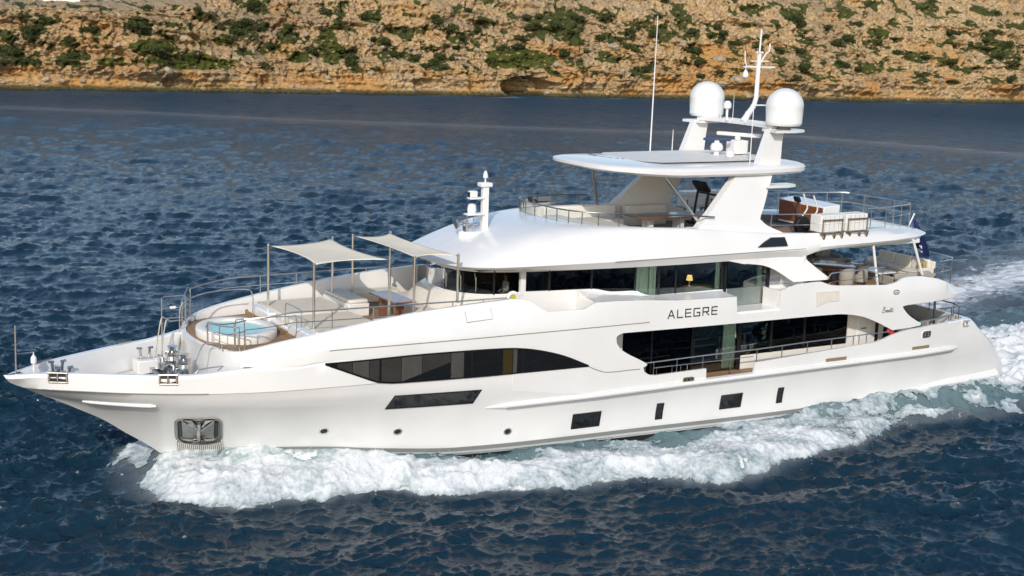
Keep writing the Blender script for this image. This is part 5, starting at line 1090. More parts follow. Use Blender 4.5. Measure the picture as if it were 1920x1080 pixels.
def shipwave(x, y):
    """height the hull adds to the sea, foam density and aerated water"""
    yo = np.interp(x, OX, OY); yh = np.interp(x, HWX, HWY); ay = np.abs(y); ww = np.clip((ay - yh) / np.maximum(yo - yh, .3), -1, 4)     # 0 at the hull, 1 at the outer edge
    zh = np.interp(x, WLX, WLZ)
    crest = np.interp(x, [3, 4.5, 6, 8, 11, 15, 20, 24, 28, 31, 36, 44, 60], [.05, .25, .60, .60, .50, .42, .40, .42, .40, .30, .22, .2, .1])
    d = ay - yo
    z = zh * np.exp(-(np.clip(ay - yh, 0, None) / (.9 + .5 * np.clip((8 - x) / 4, 0, 1))) ** 2) * np.clip((50 - x) / 6, 0, 1) * np.clip((x - 3.2) / 1.8, 0, 1) + crest * np.clip((x - 2.6) / 2.4, 0, 1) * np.exp(-((d + .75) / np.where(d > -.75, .70, 1.5)) ** 2)
    # trough outside the crest and the following waves of the wake
    z = z - .22 * np.exp(-((d - 1.1) / 1.0) ** 2) * np.clip((x - 8) / 8, 0, 1) * np.exp(-np.clip(x - 40, 0, None) / 12)
    s_ = (ay * .94 - (x - 20) * .33); z = z + .16 * np.sin(s_ * 1.5) * np.exp(-((ay - 8 - .36 * np.clip(x - 20, 0, None)) / 5.5) ** 2) * np.clip((x - 14) / 10, 0, 1) * np.exp(-np.clip(x - 75, 0, None) / 30)
    # foam density
    band = np.interp(x, [3, 4.2, 5.2, 9, 13, 16, 22, 27, 31, 34, 38, 46], [.2, .85, 1.1, 1.15, 1.1, 1.0, .95, 1.0, .75, .55, .45, .35])
    inner = np.interp(x, [4, 6, 10, 12, 16, 21, 25, 30, 34, 40, 46], [.5, .62, .66, .15, .15, .36, .42, .6, .7, .62, .5])
    f = np.where(ww < 1, band * np.clip((ww - .05) / .45, 0, 1) + inner * (1 - np.clip((ww - .05) / .45, 0, 1)), band * np.exp(-(np.clip(d, 0, None) / .30) ** 2))
    f = f * np.clip((x - 2.9) / 1.5, 0, 1) * (x < 60)
    # wash behind the transom
    xs = x - 41.1; wk = 3.4 + .16 * np.clip(xs, 0, None); q = ay / wk
    wash = np.where(xs > -.2, 1.3 * np.exp(-np.clip(xs - 18, 0, None) / 24) * np.exp(-np.clip(q - .75, 0, None) ** 2 * 9), 0); f = np.maximum(f, wash)
    z = z + np.where(xs > -.2, (.28 + .55 * np.exp(-((xs - 6) / 4.) ** 2)) * np.exp(-(q * 1.05) ** 4) * np.exp(-np.clip(xs - 10, 0, None) / 15), 0)
    # lacy foam thrown outward on the far quarter
    st = np.exp(-((ay - 10 - .33 * np.clip(x - 44, 0, None)) / 4.5) ** 2) * np.clip((x - 42) / 8, 0, 1) * np.exp(-np.clip(x - 80, 0, None) / 22) * .92; f = np.maximum(f, st * (y > 0))
    aer = np.clip(np.exp(-(np.clip(ay - yo + 1.0, 0, None) / .55) ** 2) * (x > 4) * (x < 80) * np.interp(x, [5, 8, 41, 50, 80], [.0, .75, .75, .9, .1]), 0, 1)
    return z, np.clip(f, 0, 1.3), np.where(x > 41, np.maximum(np.clip(wash, 0, 1), aer * .5), aer)
TRK = np.array([(-60, 232), (10, 187), (34, 173), (53, 160), (65, 148), (84, 136.5), (103, 124), (117, 118), (129, 109), (137, 92), (141, 80), (141, 60), (132, 38), (110, 20), (70, 4), (44, 0)], float)
def track(x, y):
    """old wake of the turn, a smooth paler ribbon on the far water"""
    d = np.full(x.shape, 1e9); side = np.zeros(x.shape)
    for p, q in zip(TRK[:-2], TRK[1:-1]):
        e = q - p; t = np.clip(((x - p[0]) * e[0] + (y - p[1]) * e[1]) / (e @ e), 0, 1); ddx, ddy = x - p[0] - t * e[0], y - p[1] - t * e[1]; dd = np.hypot(ddx, ddy); m_ = dd < d; d[m_] = dd[m_]; side[m_] = np.sign(e[0] * ddy - e[1] * ddx)[m_]
    return d, side
# the sheet of water: rows and columns that tighten towards the camera, a coarse ring beyond
CX, CY = -8.6, -45.35
def mesh_np(name, V, quads, m, attrs=(), smooth=True):
    me = bpy.data.meshes.new(name); me.vertices.add(len(V)); me.vertices.foreach_set('co', np.ascontiguousarray(V, np.float32).ravel())
    nq = len(quads); me.loops.add(nq * 4); me.loops.foreach_set('vertex_index', np.ascontiguousarray(quads, np.int32).ravel()); me.polygons.add(nq); me.polygons.foreach_set('loop_start', np.arange(0, nq * 4, 4, dtype=np.int32)); me.polygons.foreach_set('loop_total', np.full(nq, 4, np.int32))
    me.update(calc_edges=True)
    if smooth: me.polygons.foreach_set('use_smooth', np.ones(nq, bool))
    for nm, a in attrs: at_ = me.attributes.new(nm, 'FLOAT', 'POINT'); at_.data.foreach_set('value', np.ascontiguousarray(a, np.float32))
    me.materials.append(m); o = bpy.data.objects.new(name, me); COL.objects.link(o); return o
def gridquads(nr, nc):
    i = np.arange(nr - 1)[:, None] * nc + np.arange(nc - 1)[None, :]; return np.stack([i, i + 1, i + 1 + nc, i + nc], -1).reshape(-1, 4)
rr_ = [24.]
while rr_[-1] < 330: rr_.append(rr_[-1] + max(.07, rr_[-1] ** 2 / 22300. * (.9 if rr_[-1] < 150 else 1.1)))
while rr_[-1] < 6000: rr_.append(rr_[-1] * 1.12)
rr_ = np.array(rr_); th = np.radians(np.concatenate([np.linspace(-150, -47, 90), np.arange(-46, 46, .08), np.linspace(47, 150, 90)])) ; th = math.radians(59.38) - th[::-1][::-1]
Rg, Tg = np.meshgrid(rr_, th, indexing='ij'); X = CX + Rg * np.cos(Tg); Y = CY + Rg * np.sin(Tg); sp = np.gradient(rr_)[:, None] * .8 + 0 * Tg; sp = np.maximum(sp, np.abs(np.gradient(th))[None, :] * Rg * .8)
xf, yf = X.ravel(), Y.ravel(); z, dx, dy = ocean(xf, yf, sp.ravel()); zs_, fo_, ae_ = shipwave(xf, yf); td, ts = track(xf, yf)
calm = np.exp(-(td / 7.) ** 2) * .75; near = np.clip(fo_, 0, 1) * (np.hypot(xf - 25, yf) < 60); damp = (1 - calm) * (1 - .35 * near); far = np.clip(1.2 - Rg.ravel() / 900, 0, 1)
V = np.stack([xf + dx * damp * far, yf + dy * damp * far, z * damp * far + zs_], 1)
inh = (xf > 5.5) & (xf < 41) & (np.abs(yf) < np.interp(xf, HWX, HWY) * .9); V[inh, 2] = np.minimum(V[inh, 2], .0) - .2
DL = np.array([(14, 168), (30, 148), (48.7, 127.5), (55.2, 119), (61, 113), (72, 99), (78.6, 93.4), (90, 81), (104, 64)], float); dl = np.full(xf.shape, 1e9)
for p_, q_ in zip(DL[:-1], DL[1:]):
    e_ = q_ - p_; t_ = np.clip(((xf - p_[0]) * e_[0] + (yf - p_[1]) * e_[1]) / (e_ @ e_), 0, 1); dl = np.minimum(dl, np.hypot(xf - p_[0] - t_ * e_[0], yf - p_[1] - t_ * e_[1]))
V[:, 2] += (.34 * np.exp(-(dl / 1.6) ** 2) + .14 * np.cos(dl * .75) * np.exp(-(dl / 9.) ** 2)) * np.clip(fbm(xf * .06, yf * .06, 2, 44) + .75, 0, 1)
ribbon = np.exp(-(td / np.where(ts > 0, 1.6, 4.5)) ** 2) * .34 + np.exp(-((td - 1.0) / .7) ** 2) * (ts > 0) * .22 * np.clip((xf - 112) / 15, 0, 1)
cd_ = (xf - 41.72) * .2071 + (yf - 214.32) * .9783; surf = .62 * np.exp(-((cd_ + 1.2) / 1.3) ** 2) * np.clip(fbm(xf * .09, yf * .09, 3, 47) * 2.2 + .1, 0, 1)
fo_s = np.maximum(np.maximum(fo_ * .75, ribbon), surf)
def sea_material():
    m = bpy.data.materials.new('sea_water'); m.use_nodes = True; n = m.node_tree; b = n.nodes['Principled BSDF']; L = n.links.new
    b.inputs['IOR'].default_value = 1.333; b.inputs['Specular IOR Level'].default_value = .5
    def N(t, **k):
        o = n.nodes.new(t)
        for a, v in k.items(): setattr(o, a, v)
        return o
    tc = N('ShaderNodeNewGeometry'); fa = N('ShaderNodeAttribute', attribute_name='foam'); aa = N('ShaderNodeAttribute', attribute_name='aerated')
    mp = N('ShaderNodeMapping'); mp.inputs['Rotation'].default_value = (0, 0, -WD); mp.inputs['Scale'].default_value = (1.0, .55, 1); L(tc.outputs['Position'], mp.inputs[0])
    n1 = N('ShaderNodeTexNoise'); n1.inputs['Scale'].default_value = 4.6; n1.inputs['Detail'].default_value = 5; n1.inputs['Roughness'].default_value = .62; L(mp.outputs[0], n1.inputs['Vector'])
    n3 = N('ShaderNodeTexNoise'); n3.inputs['Scale'].default_value = .55; n3.inputs['Detail'].default_value = 7; n3.inputs['Roughness'].default_value = .66; L(mp.outputs[0], n3.inputs['Vector'])
    al = N('ShaderNodeAttribute', attribute_name='unresolved'); m1 = N('ShaderNodeMath', operation='MULTIPLY'); L(n3.outputs[0], m1.inputs[0]); L(al.outputs['Fac'], m1.inputs[1]); m1b = N('ShaderNodeMath', operation='MULTIPLY'); m1b.inputs[1].default_value = 2.2; L(m1.outputs[0], m1b.inputs[0]); m1 = m1b
    m2 = N('ShaderNodeMath', operation='MULTIPLY_ADD'); L(n1.outputs[0], m2.inputs[0]); m2.inputs[1].default_value = .062; L(m1.outputs[0], m2.inputs[2])
    bp = N('ShaderNodeBump'); bp.inputs['Strength'].default_value = 1.; bp.inputs['Distance'].default_value = 1.; L(m2.outputs[0], bp.inputs['Height']); L(bp.outputs[0], b.inputs['Normal'])
    # lacy foam: thresholded warped noise
    n2 = N('ShaderNodeTexNoise'); n2.inputs['Scale'].default_value = 1.3; n2.inputs['Detail'].default_value = 8; n2.inputs['Roughness'].default_value = .68; n2.inputs['Distortion'].default_value = 1.2; mp2 = N('ShaderNodeMapping'); mp2.inputs['Scale'].default_value = (.42, 1.15, 1); L(tc.outputs['Position'], mp2.inputs[0]); L(mp2.outputs[0], n2.inputs['Vector'])
    ad = N('ShaderNodeMath', operation='ADD'); L(n2.outputs[0], ad.inputs[0]); L(fa.outputs['Fac'], ad.inputs[1])
    mr = N('ShaderNodeMapRange'); mr.inputs[1].default_value = .96; mr.inputs[2].default_value = 1.22; L(ad.outputs[0], mr.inputs[0])
    # ribbon of tiny bubbles: a faint even lightening
    mr2 = N('ShaderNodeMath', operation='MULTIPLY'); mr2.inputs[1].default_value = .30; L(fa.outputs['Fac'], mr2.inputs[0])
    mx = N('ShaderNodeMath', operation='MAXIMUM'); L(mr.outputs[0], mx.inputs[0]); L(mr2.outputs[0], mx.inputs[1])
    c0 = N('ShaderNodeMix', data_type='RGBA'); c0.inputs[6].default_value = (.005, .021, .037, 1); c0.inputs[7].default_value = (.050, .135, .15, 1); L(aa.outputs['Fac'], c0.inputs[0]); sh = N('ShaderNodeAttribute', attribute_name='sky_tint'); cs = N('ShaderNodeMix', data_type='RGBA'); cs.inputs[6].default_value = (.0055, .024, .042, 1); cs.inputs[7].default_value = (.026, .082, .135, 1); L(sh.outputs['Fac'], cs.inputs[0]); L(cs.outputs[2], c0.inputs[6])  # base colour turns paler and bluer shoreward, standing in for reflected sky
    c1 = N('ShaderNodeMix', data_type='RGBA'); c1.inputs[7].default_value = (.74, .77, .78, 1); L(c0.outputs[2], c1.inputs[6]); L(mx.outputs[0], c1.inputs[0]); L(c1.outputs[2], b.inputs['Base Color'])
    ro = N('ShaderNodeMapRange'); ro.inputs[3].default_value = .09; ro.inputs[4].default_value = .75; L(mx.outputs[0], ro.inputs[0]); rx = N('ShaderNodeMath', operation='MULTIPLY_ADD'); pw = N('ShaderNodeMath', operation='POWER'); L(al.outputs['Fac'], pw.inputs[0]); pw.inputs[1].default_value = 2.2; L(pw.outputs[0], rx.inputs[0]); rx.inputs[1].default_value = .42; L(ro.outputs[0], rx.inputs[2]); L(rx.outputs[0], b.inputs['Roughness'])
    return m
M['sea'] = sea_material()
sea = mesh_np('sea', V, gridquads(len(rr_), len(th)), M['sea'], (('foam', fo_s), ('aerated', ae_), ('sky_tint', np.exp(-np.clip(-cd_, 0, None) / 55.)), ('unresolved', np.clip((Rg.ravel() - 85) / 190, 0, 1) * (1 - calm * .15))))
# close water round the camera's foot
tag(sea, kind='structure')
# the breaking foam itself: a fine sheet of billows with ragged holes
def foam_sheet(name, x0, x1, y0, y1, st, seed, thr=.42, amp=.20, label=None, keep=None):
    amp = amp * .72
    nx, ny = int((x1 - x0) / st), int((y1 - y0) / st); gx, gy = np.meshgrid(np.linspace(x0, x1, nx), np.linspace(y0, y1, ny), indexing='ij'); x, y = gx.ravel(), gy.ravel()
    z, dx, dy = ocean(x, y, np.full(x.shape, .14)); zs_, f, _ = shipwave(x, y); dm = 1 - .35 * np.clip(f, 0, 1)
    wx = fbm(x * .55, y * .55, 3, seed + 3) * 1.4; wy_ = fbm(x * .55 + 40, y * .55, 3, seed + 5) * 1.4
    lace = ridged(x * .75 + wx, y * .95 + wy_, 4, seed); fine = fbm(x * 3.1 + wx * 2, y * 3.1 + wy_ * 2, 4, seed + 9); big = fbm(x * .5, y * .7, 3, seed + 21)
    strk = ridged(x * .32 + wx * .5, y * 1.5 + wy_, 4, seed + 51)
    dens = f * .95 - .53 + (.30 * lace + .26 * strk) * (.45 + .55 * np.clip(1.25 - f, 0, 1)) + .22 * fine + .55 * big
    bil = np.abs(fbm(x * .8 + wx * .6, y * 1.05 + wy_ * .6, 5, seed + 31, .5)) * 2.1 + .10 * np.abs(fbm(x * 4.2, y * 4.2, 3, seed + 41))
    t_ = np.clip(dens - .18, 0, .75) / .75
    zz = z * dm + zs_ + .012 + amp * np.clip(f, .2, 1.2) * t_ ** .6 * (.25 + bil)
    hy = np.interp(x, HWX, HWY); ok = (dens > .18) & (np.abs(y) > hy * .86 - .02)
    if keep is not None: ok &= keep(x, y)
    g_ = ok.reshape(nx, ny); q = gridquads(nx, ny); qk = g_[:-1, :-1] & g_[1:, :-1] & g_[:-1, 1:] & g_[1:, 1:]; q = q[qk.ravel()]
    used = np.unique(q); re = -np.ones(len(x), int); re[used] = np.arange(len(used))
    return mesh_np(name, np.stack([x + dx * dm, y + dy * dm, zz], 1)[used], re[q], M['foam'], (('dens', t_[used]),))
def foam_material():
    m = bpy.data.materials.new('foam'); m.use_nodes = True; n = m.node_tree; b = n.nodes['Principled BSDF']; L = n.links.new; b.inputs['Roughness'].default_value = .7; b.inputs['Specular IOR Level'].default_value = .2
    a = n.nodes.new('ShaderNodeAttribute'); a.attribute_name = 'dens'; g = n.nodes.new('ShaderNodeNewGeometry'); t = n.nodes.new('ShaderNodeTexNoise'); t.inputs['Scale'].default_value = 7.; t.inputs['Detail'].default_value = 6; L(g.outputs['Position'], t.inputs['Vector'])
    ad = n.nodes.new('ShaderNodeMath'); ad.operation = 'ADD'; L(a.outputs['Fac'], ad.inputs[0]); L(t.outputs[0], ad.inputs[1]); mr = n.nodes.new('ShaderNodeMapRange'); mr.inputs[1].default_value = .45; mr.inputs[2].default_value = 1.15; L(ad.outputs[0], mr.inputs[0])
    mx = n.nodes.new('ShaderNodeMix'); mx.data_type = 'RGBA'; mx.inputs[6].default_value = (.20, .28, .30, 1); mx.inputs[7].default_value = (.66, .69, .71, 1); L(mr.outputs[0], mx.inputs[0]); L(mx.outputs[2], b.inputs['Base Color'])
    bp = n.nodes.new('ShaderNodeBump'); bp.inputs['Strength'].default_value = .7; bp.inputs['Distance'].default_value = .05; L(t.outputs[0], bp.inputs['Height']); L(bp.outputs[0], b.inputs['Normal'])
    b.inputs['Subsurface Weight'].default_value = 0.0
    return m
M['foam'] = foam_material()
bw = foam_sheet('bow_wave', 2.4, 46., -9.6, -.05, .055, 3, amp=.30); tag(bw, kind='stuff')
bw2 = foam_sheet('bow_wave', 2.4, 46., .05, 9.6, .11, 13, amp=.30); tag(bw2, kind='stuff')
ww_ = foam_sheet('stern_wash', 41.0, 72., -9., 10., .09, 23, amp=.42, keep=lambda x, y: np.abs(y) < 4.8 + .2 * (x - 41)); tag(ww_, kind='stuff')
# droplets thrown up along the crest
sx = []; 
for k in range(2600):
    u = rng.random(); x = 5.6 + 28 * u ** 1.3 if k < 2000 else 41.5 + 18 * rng.random()
    if k < 2000: yo = float(np.interp(x, OX, OY)); yh = float(np.interp(x, HWX, HWY)); y = -(yo - abs(rng.normal(0, .4)) + .35 * rng.normal()); f0 = 1.
    else: y = rng.normal(0, 3.2)
    sx.append((x, y))
sx = np.array(sx); zz, _, f = shipwave(sx[:, 0], sx[:, 1]); hgt = zz + .1 + np.abs(rng.normal(0, .16, len(sx))) * (1 + .8 * np.exp(-((sx[:, 0] - 9) / 5) ** 2)); r = rng.uniform(.006, .018, len(sx))
tet = np.array([(1, 1, 1), (1, -1, -1), (-1, 1, -1), (-1, -1, 1)], float) / 1.2; DV = (np.stack([sx[:, 0], sx[:, 1], hgt], 1)[:, None, :] + tet[None] * r[:, None, None] * rng.uniform(.6, 1.5, (len(sx), 1, 3))).reshape(-1, 3)
sp_ = MB(); sp_.v = [tuple(p) for p in DV.tolist()]; sp_.f = [(4 * i + a, 4 * i + b_, 4 * i + c) for i in range(len(sx)) for a, b_, c in ((0, 1, 2), (0, 3, 1), (0, 2, 3), (1, 3, 2))]
tag(sp_.build('spray', mat('spray_drops', (.75, .78, .80), .5), None, ang=None, recalc=False), kind='stuff')
# ------------------------------------------------------------------ rocky coast
CO = np.array([41.72, 214.32]); CT = np.array([.9783, -.2071]); CN = np.array([.2071, .9783])
def prof(u, s):
    """base section of the coast: s runs 0..1 up the slope -> (inland distance, height)"""
    S = np.array([0, .03, .05, .08, .22, .27, .45, .64, .82, 1.])
    vr = np.interp(s, S, [-.6, 0, .8, 1.6, 3.2, 5, 10.5, 17, 27, 60]); zr = np.interp(s, S, [-1.5, 0, .6, 1, 4.5, 5.5, 10, 16, 23., 25.5])
    vl = np.interp(s, S, [-.6, 0, .8, 1.6, 2.6, 3.6, 6.5, 9, 16, 70]); zl = np.interp(s, S, [-1.5, 0, .6, 1, 4.5, 5.5, 10, 13.3, 14.1, 15.6])
    k = np.clip((u - 22) / 48, 0, 1); k = k * k * (3 - 2 * k); return vl * (1 - k) + vr * k, zl * (1 - k) + zr * k
VEG = [(33.2, 5.3, 9.2, 1.6, 1.), (25.5, 8.0, 4.7, 1.4, .8), (1.9, 5.6, 2.2, 2.7, .5), (5.3, 4.2, 2.0, 1.6, .5), (11.6, 4.9, 2.7, 1.8, .5), (13.4, 5.9, 2.3, 1.2, .5), (23.6, 11.4, 2.9, 1.8, .5), (1.9, 8.6, 2.0, 0.8, .3), (58.9, 8.2, 2.3, 4.1, .6), (62.2, 5.2, 2.3, 1.6, .6), (70.1, 9.7, 1.5, 1.4, .5), (74.6, 6.6, 1.8, 1.0, .5), (79.0, 5.6, 2.1, 1.4, .5), (95.9, 7.2, 7.3, 2.6, .9), (91.4, 5.7, 2.7, 1.0, .9), (105.7, 14.2, 7.7, 2.8, .5), (119.5, 9.9, 2.6, 1.0, .5), (113.0, 8.4, 1.5, 1.0, .5), (90.8, 14.2, 2.0, 1.2, .4), (140.2, 11.9, 2.5, 1.3, .5), (181.0, 14.0, 3.6, 1.5, .7), (173.4, 6.7, 3.7, 1.8, .7), (209.4, 11.4, 5.8, 3.0, .5), (212.5, 8.1, 1.5, 1.4, .5), (167.1, 7.3, 2.6, 1.0, .5), (187.4, 9.1, 3.7, 1.4, .4), (197.8, 19.9, 3.4, 1.7, .4), (175.8, 18.5, 2.5, 1.8, .4), (43.1, 10.7, 3.0, 2.1, .5), (51.0, 10.0, 2.7, 1.7, .5), (46.0, 14.7, 2.2, 1.3, .5), (68.7, 14.3, 2.2, 1.5, .5), (74.4, 11.5, 2.2, 1.4, .5), (128.1, 12.9, 3.7, 2.2, .4), (134.5, 16.3, 2.5, 2.2, .4), (161.4, 17.1, 3.4, 1.9, .4), (159.8, 9.4, 2.9, 1.1, .5), (52.4, 6.5, 2.6, 1.3, .8), (39.0, 9.2, 2.5, 1.3, .6), (17.9, 5.0, 2.4, 0.9, .7), (83.9, 10.7, 2.2, 1.5, .5), (107.4, 10.8, 2.9, 1.3, .5), (151.7, 18.2, 2.6, 1.1, .4), (212.4, 19.8, 3.6, 1.5, .4), (206.0, 16.7, 2.9, 1.2, .4)]
CAVE = [(96.0, 1.7, 4.3, 2.0, 6.0), (45.7, 2.2, 0.8, 1.1, 1.6), (75.6, 1.6, 1.9, 1.4, 1.8), (85.0, 3.2, 0.7, 2.6, 1.3), (113.0, 2.7, 0.8, 2.9, 1.5), (28.3, 1.6, 0.9, 0.9, 1.6), (108.1, 1.8, 1.6, 1.1, 1.2), (158.5, 1.2, 1.1, 1.2, 1.4), (209.2, 1.8, 1.6, 2.2, 1.6)]
def worley(x, y, seed):
    ix, iy = np.floor(x), np.floor(y); d1 = np.full(x.shape, 9.); idv = np.zeros(x.shape)
    for a in (-1, 0, 1):
        for b in (-1, 0, 1):
            px, py = ix + a + _hash(ix + a, iy + b, seed), iy + b + _hash(ix + a, iy + b, seed + 7); d = np.hypot(x - px, y - py); m_ = d < d1; d1[m_] = d[m_]; idv[m_] = _hash(ix + a, iy + b, seed + 13)[m_]
    return d1, idv
def coast(u, s):
    v, z = prof(u, s); w1 = fbm(u * .11, s * 5, 3, 71); up = np.clip((z - .8) / 2.5, 0, 1)
    # headlands, gullies running down the slope, ledges, boulders
    v = v + 5.0 * fbm(u * .04 + s * 1.1, s * .8, 3, 72) * np.clip(z / 3, 0, 1) + 3.0 * fbm(u * .09, s * 2, 5, 75)
    gul = ridged(u * .17 + w1 * 1.2 + s * 3.0, s * 1.6, 5, 73); v = v - up * 2.7 * gul
    lum = ridged(u * .33 + w1, z * .40, 4, 74); v = v - up * 1.5 * lum; z = z + up * .45 * lum
    d1, c1 = worley(u * .62 + .5 * w1, z * .78 + v * .35, 81); bo = np.clip(.62 - d1, 0, .62) * (c1 > .25); d2, c2 = worley(u * 1.45, z * 1.7 + v * .6, 82); b2 = np.clip(.6 - d2, 0, .6) * (c2 > .35)
    bz = np.clip(.25 + 1.6 * fbm(u * .06, z * .14, 3, 111), .05, 1)
    led = np.sin(z * 1.55 + 4.5 * fbm(u * .035, z * .05, 3, 112) + u * .10); v = v - up * .85 * np.clip(fbm(u * .05, s * 3, 2, 113) + .65, 0, 1) * np.sign(led) * np.abs(led) ** .45
    v = v - up * (.75 * bo * (.5 + c1) + .40 * b2) * bz; z = z + up * (.40 * bo + .22 * b2) * bz
    fine = fbm(u * 1.3 + w1, z * 1.6 + v * .6, 5, 83, .66); v = v - np.clip(z / 1.0, .15, 1) * .95 * fine; z = z + .16 * up * fine
    cw = .35 * fbm(u * .5, z * .5, 3, 101); cr1 = np.exp(-(perlin(u * .42 + cw * 1.5, z * .16 + s * 2 + cw, 102) / .07) ** 2); cr2 = np.exp(-(perlin(u * .75 + cw * 2, z * .55 + cw * 2, 103) / .07) ** 2)
    v = v + up * (.9 * cr1 + .55 * cr2)
    strata = np.sin(z * 5.2 + 2.5 * fbm(u * .08, z * .3, 2, 88) + u * .05); v = v - .14 * np.clip(z, 0, 1) * strata * np.clip((7 - z) / 3, 0, 1)
    cm_ = np.zeros(u.shape)
    for cu, cz, ru, rz, dp in CAVE:
        q = ((u - cu + .5 * fine) / ru) ** 2 + ((z - cz) / rz) ** 2; k = np.clip(1.3 - q, 0, 1); k = np.minimum(k * 2.2, 1); v = v + dp * k; cm_ = np.maximum(cm_, k)
    veg = np.zeros(u.shape)
    for cu, cz, ru, rz, br in VEG: veg = np.maximum(veg, 1.35 - ((u - cu) / ru) ** 2 - ((z - cz) / rz) ** 2)
    vn = fbm(u * .22, z * .30 + s * 4, 4, 91); vg = np.clip((veg + .8 * vn + .25 * fbm(u * .9, z * .9, 3, 95) - .35) * 2.2, 0, 1); vg = np.maximum(vg, np.clip((vn - .02 + .6 * fbm(u * .9, z * .9, 3, 96)) * 4, 0, 1)) * np.clip((z - 3.2) / 1.2, 0, 1); vg = vg * (1 - np.clip(bo * 3.2 - .7, 0, 1) * .6)
    brt = np.zeros(u.shape)
    for cu, cz, ru, rz, br in VEG:
        if br > .55: brt = np.maximum(brt, br * np.clip(1.8 - ((u - cu) / ru) ** 2 - ((z - cz) / rz) ** 2, 0, 1))
    return v, z, vg, brt, gul, c1
U = np.concatenate([np.arange(-300, -30, .9), np.arange(-30, 260, .27), np.arange(260, 520, .9)]); SS = np.concatenate([np.linspace(0, .10, 16)[:-1], np.linspace(.10, .66, 112)[:-1], np.linspace(.66, 1., 34)]); ug, sg = np.meshgrid(U, SS, indexing='ij'); u, s_ = ug.ravel(), sg.ravel()
v, z, vg, brt, gul, c1 = coast(u, s_); P = CO[None] + u[:, None] * CT[None] + v[:, None] * CN[None]; CV = np.stack([P[:, 0], P[:, 1], z], 1)
orange = np.clip(fbm(u * .10, z * .25, 3, 97) * 1.6 + .25, 0, 1) * np.clip((6.5 - z) / 3, 0.12, 1) + np.clip(fbm(u * .07, z * .16, 3, 98) * 2.4 - .5, 0, 1) * .8
orange = np.clip(orange + .7 * np.exp(-((u - 138) / 14) ** 2 - ((z - 5) / 4.5) ** 2) + .6 * np.exp(-((u - 105) / 4) ** 2 - ((z - 3.6) / 1.2) ** 2) + .5 * np.exp(-((u - 16) / 6) ** 2 - ((z - 8) / 4) ** 2), 0, 1)
def rock_material():
    m = bpy.data.materials.new('coast_rock'); m.use_nodes = True; n = m.node_tree; b = n.nodes['Principled BSDF']; L = n.links.new; b.inputs['Roughness'].default_value = .9; b.inputs['Specular IOR Level'].default_value = .2
    def N(t, **k):
        o = n.nodes.new(t)
        for a, v_ in k.items(): setattr(o, a, v_)
        return o
    def mix(f, a, c):
        o = N('ShaderNodeMix', data_type='RGBA')
        for sock, val in ((0, f), (6, a), (7, c)):
            if isinstance(val, tuple): o.inputs[sock].default_value = (*val, 1)
            else: L(val, o.inputs[sock])
        return o.outputs[2]
    def rng_(src, a, b_, lo=0., hi=1.):
        o = N('ShaderNodeMapRange'); o.inputs[1].default_value = a; o.inputs[2].default_value = b_; o.inputs[3].default_value = lo; o.inputs[4].default_value = hi; L(src, o.inputs[0]); return o.outputs[0]
    g = N('ShaderNodeNewGeometry'); sx_ = N('ShaderNodeSeparateXYZ'); L(g.outputs['Position'], sx_.inputs[0])
    def noise(sc_, det=6, rough=.6): o = N('ShaderNodeTexNoise'); o.inputs['Scale'].default_value = sc_; o.inputs['Detail'].default_value = det; o.inputs['Roughness'].default_value = rough; L(g.outputs['Position'], o.inputs['Vector']); return o.outputs[0]
    a = noise(.35); c = noise(1.6, 8, .7); d = noise(.09, 3)
    vor = N('ShaderNodeTexVoronoi'); vor.inputs['Scale'].default_value = 1.1; L(g.outputs['Position'], vor.inputs['Vector'])
    base = mix(rng_(a, .38, .62), (.47, .315, .145), (.38, .28, .165)); base = mix(rng_(c, .42, .68), base, (.66, .48, .28)); base = mix(rng_(c, .50, .33, 0, .8), base, (.085, .062, .040))  # sunlit peaks and shaded crevices painted into the rock from the bump noise
    big_ = noise(.045, 3); base = mix(rng_(big_, .48, .62, 0, .45), base, (.20, .165, .12))
    base = mix(rng_(vor.outputs['Distance'], .55, .85, 0, .35), base, (.17, .14, .10))
    at_o = N('ShaderNodeAttribute', attribute_name='orange'); base = mix(rng_(at_o.outputs['Fac'], 0, 1, 0, .78), base, (.50, .25, .065))
    at_v = N('ShaderNodeAttribute', attribute_name='veg'); at_b = N('ShaderNodeAttribute', attribute_name='bright'); gn = noise(1.1, 5, .7)
    gc = mix(rng_(gn, .35, .65), (.036, .048, .014), (.085, .090, .027)); gc = mix(at_b.outputs['Fac'], gc, (.082, .092, .018)); ve = N('ShaderNodeMath', operation='MULTIPLY_ADD'); L(gn, ve.inputs[0]); ve.inputs[1].default_value = 1.1; L(at_v.outputs['Fac'], ve.inputs[2])  # dark green end carries the shade between the shrubs
    base = mix(rng_(ve.outputs[0], .95, 1.2), base, gc)
    wet = N('ShaderNodeMath', operation='MULTIPLY_ADD'); L(c, wet.inputs[0]); wet.inputs[1].default_value = -1.9; L(sx_.outputs['Z'], wet.inputs[2]); base = mix(rng_(wet.outputs[0], .05, -.35), base, (.085, .075, .030)); base = mix(rng_(wet.outputs[0], -.55, -.85), base, (.03, .028, .018))
    L(base, b.inputs['Base Color'])
    bp = N('ShaderNodeBump'); bp.inputs['Strength'].default_value = .9; bp.inputs['Distance'].default_value = .35; L(c, bp.inputs['Height']); L(bp.outputs[0], b.inputs['Normal'])
    return m
M['rock'] = rock_material()
coast_o = mesh_np('rocky_hillside', CV, gridquads(len(U), len(SS)), M['rock'], (('veg', vg), ('bright', brt), ('orange', orange))); tag(coast_o, kind='structure')
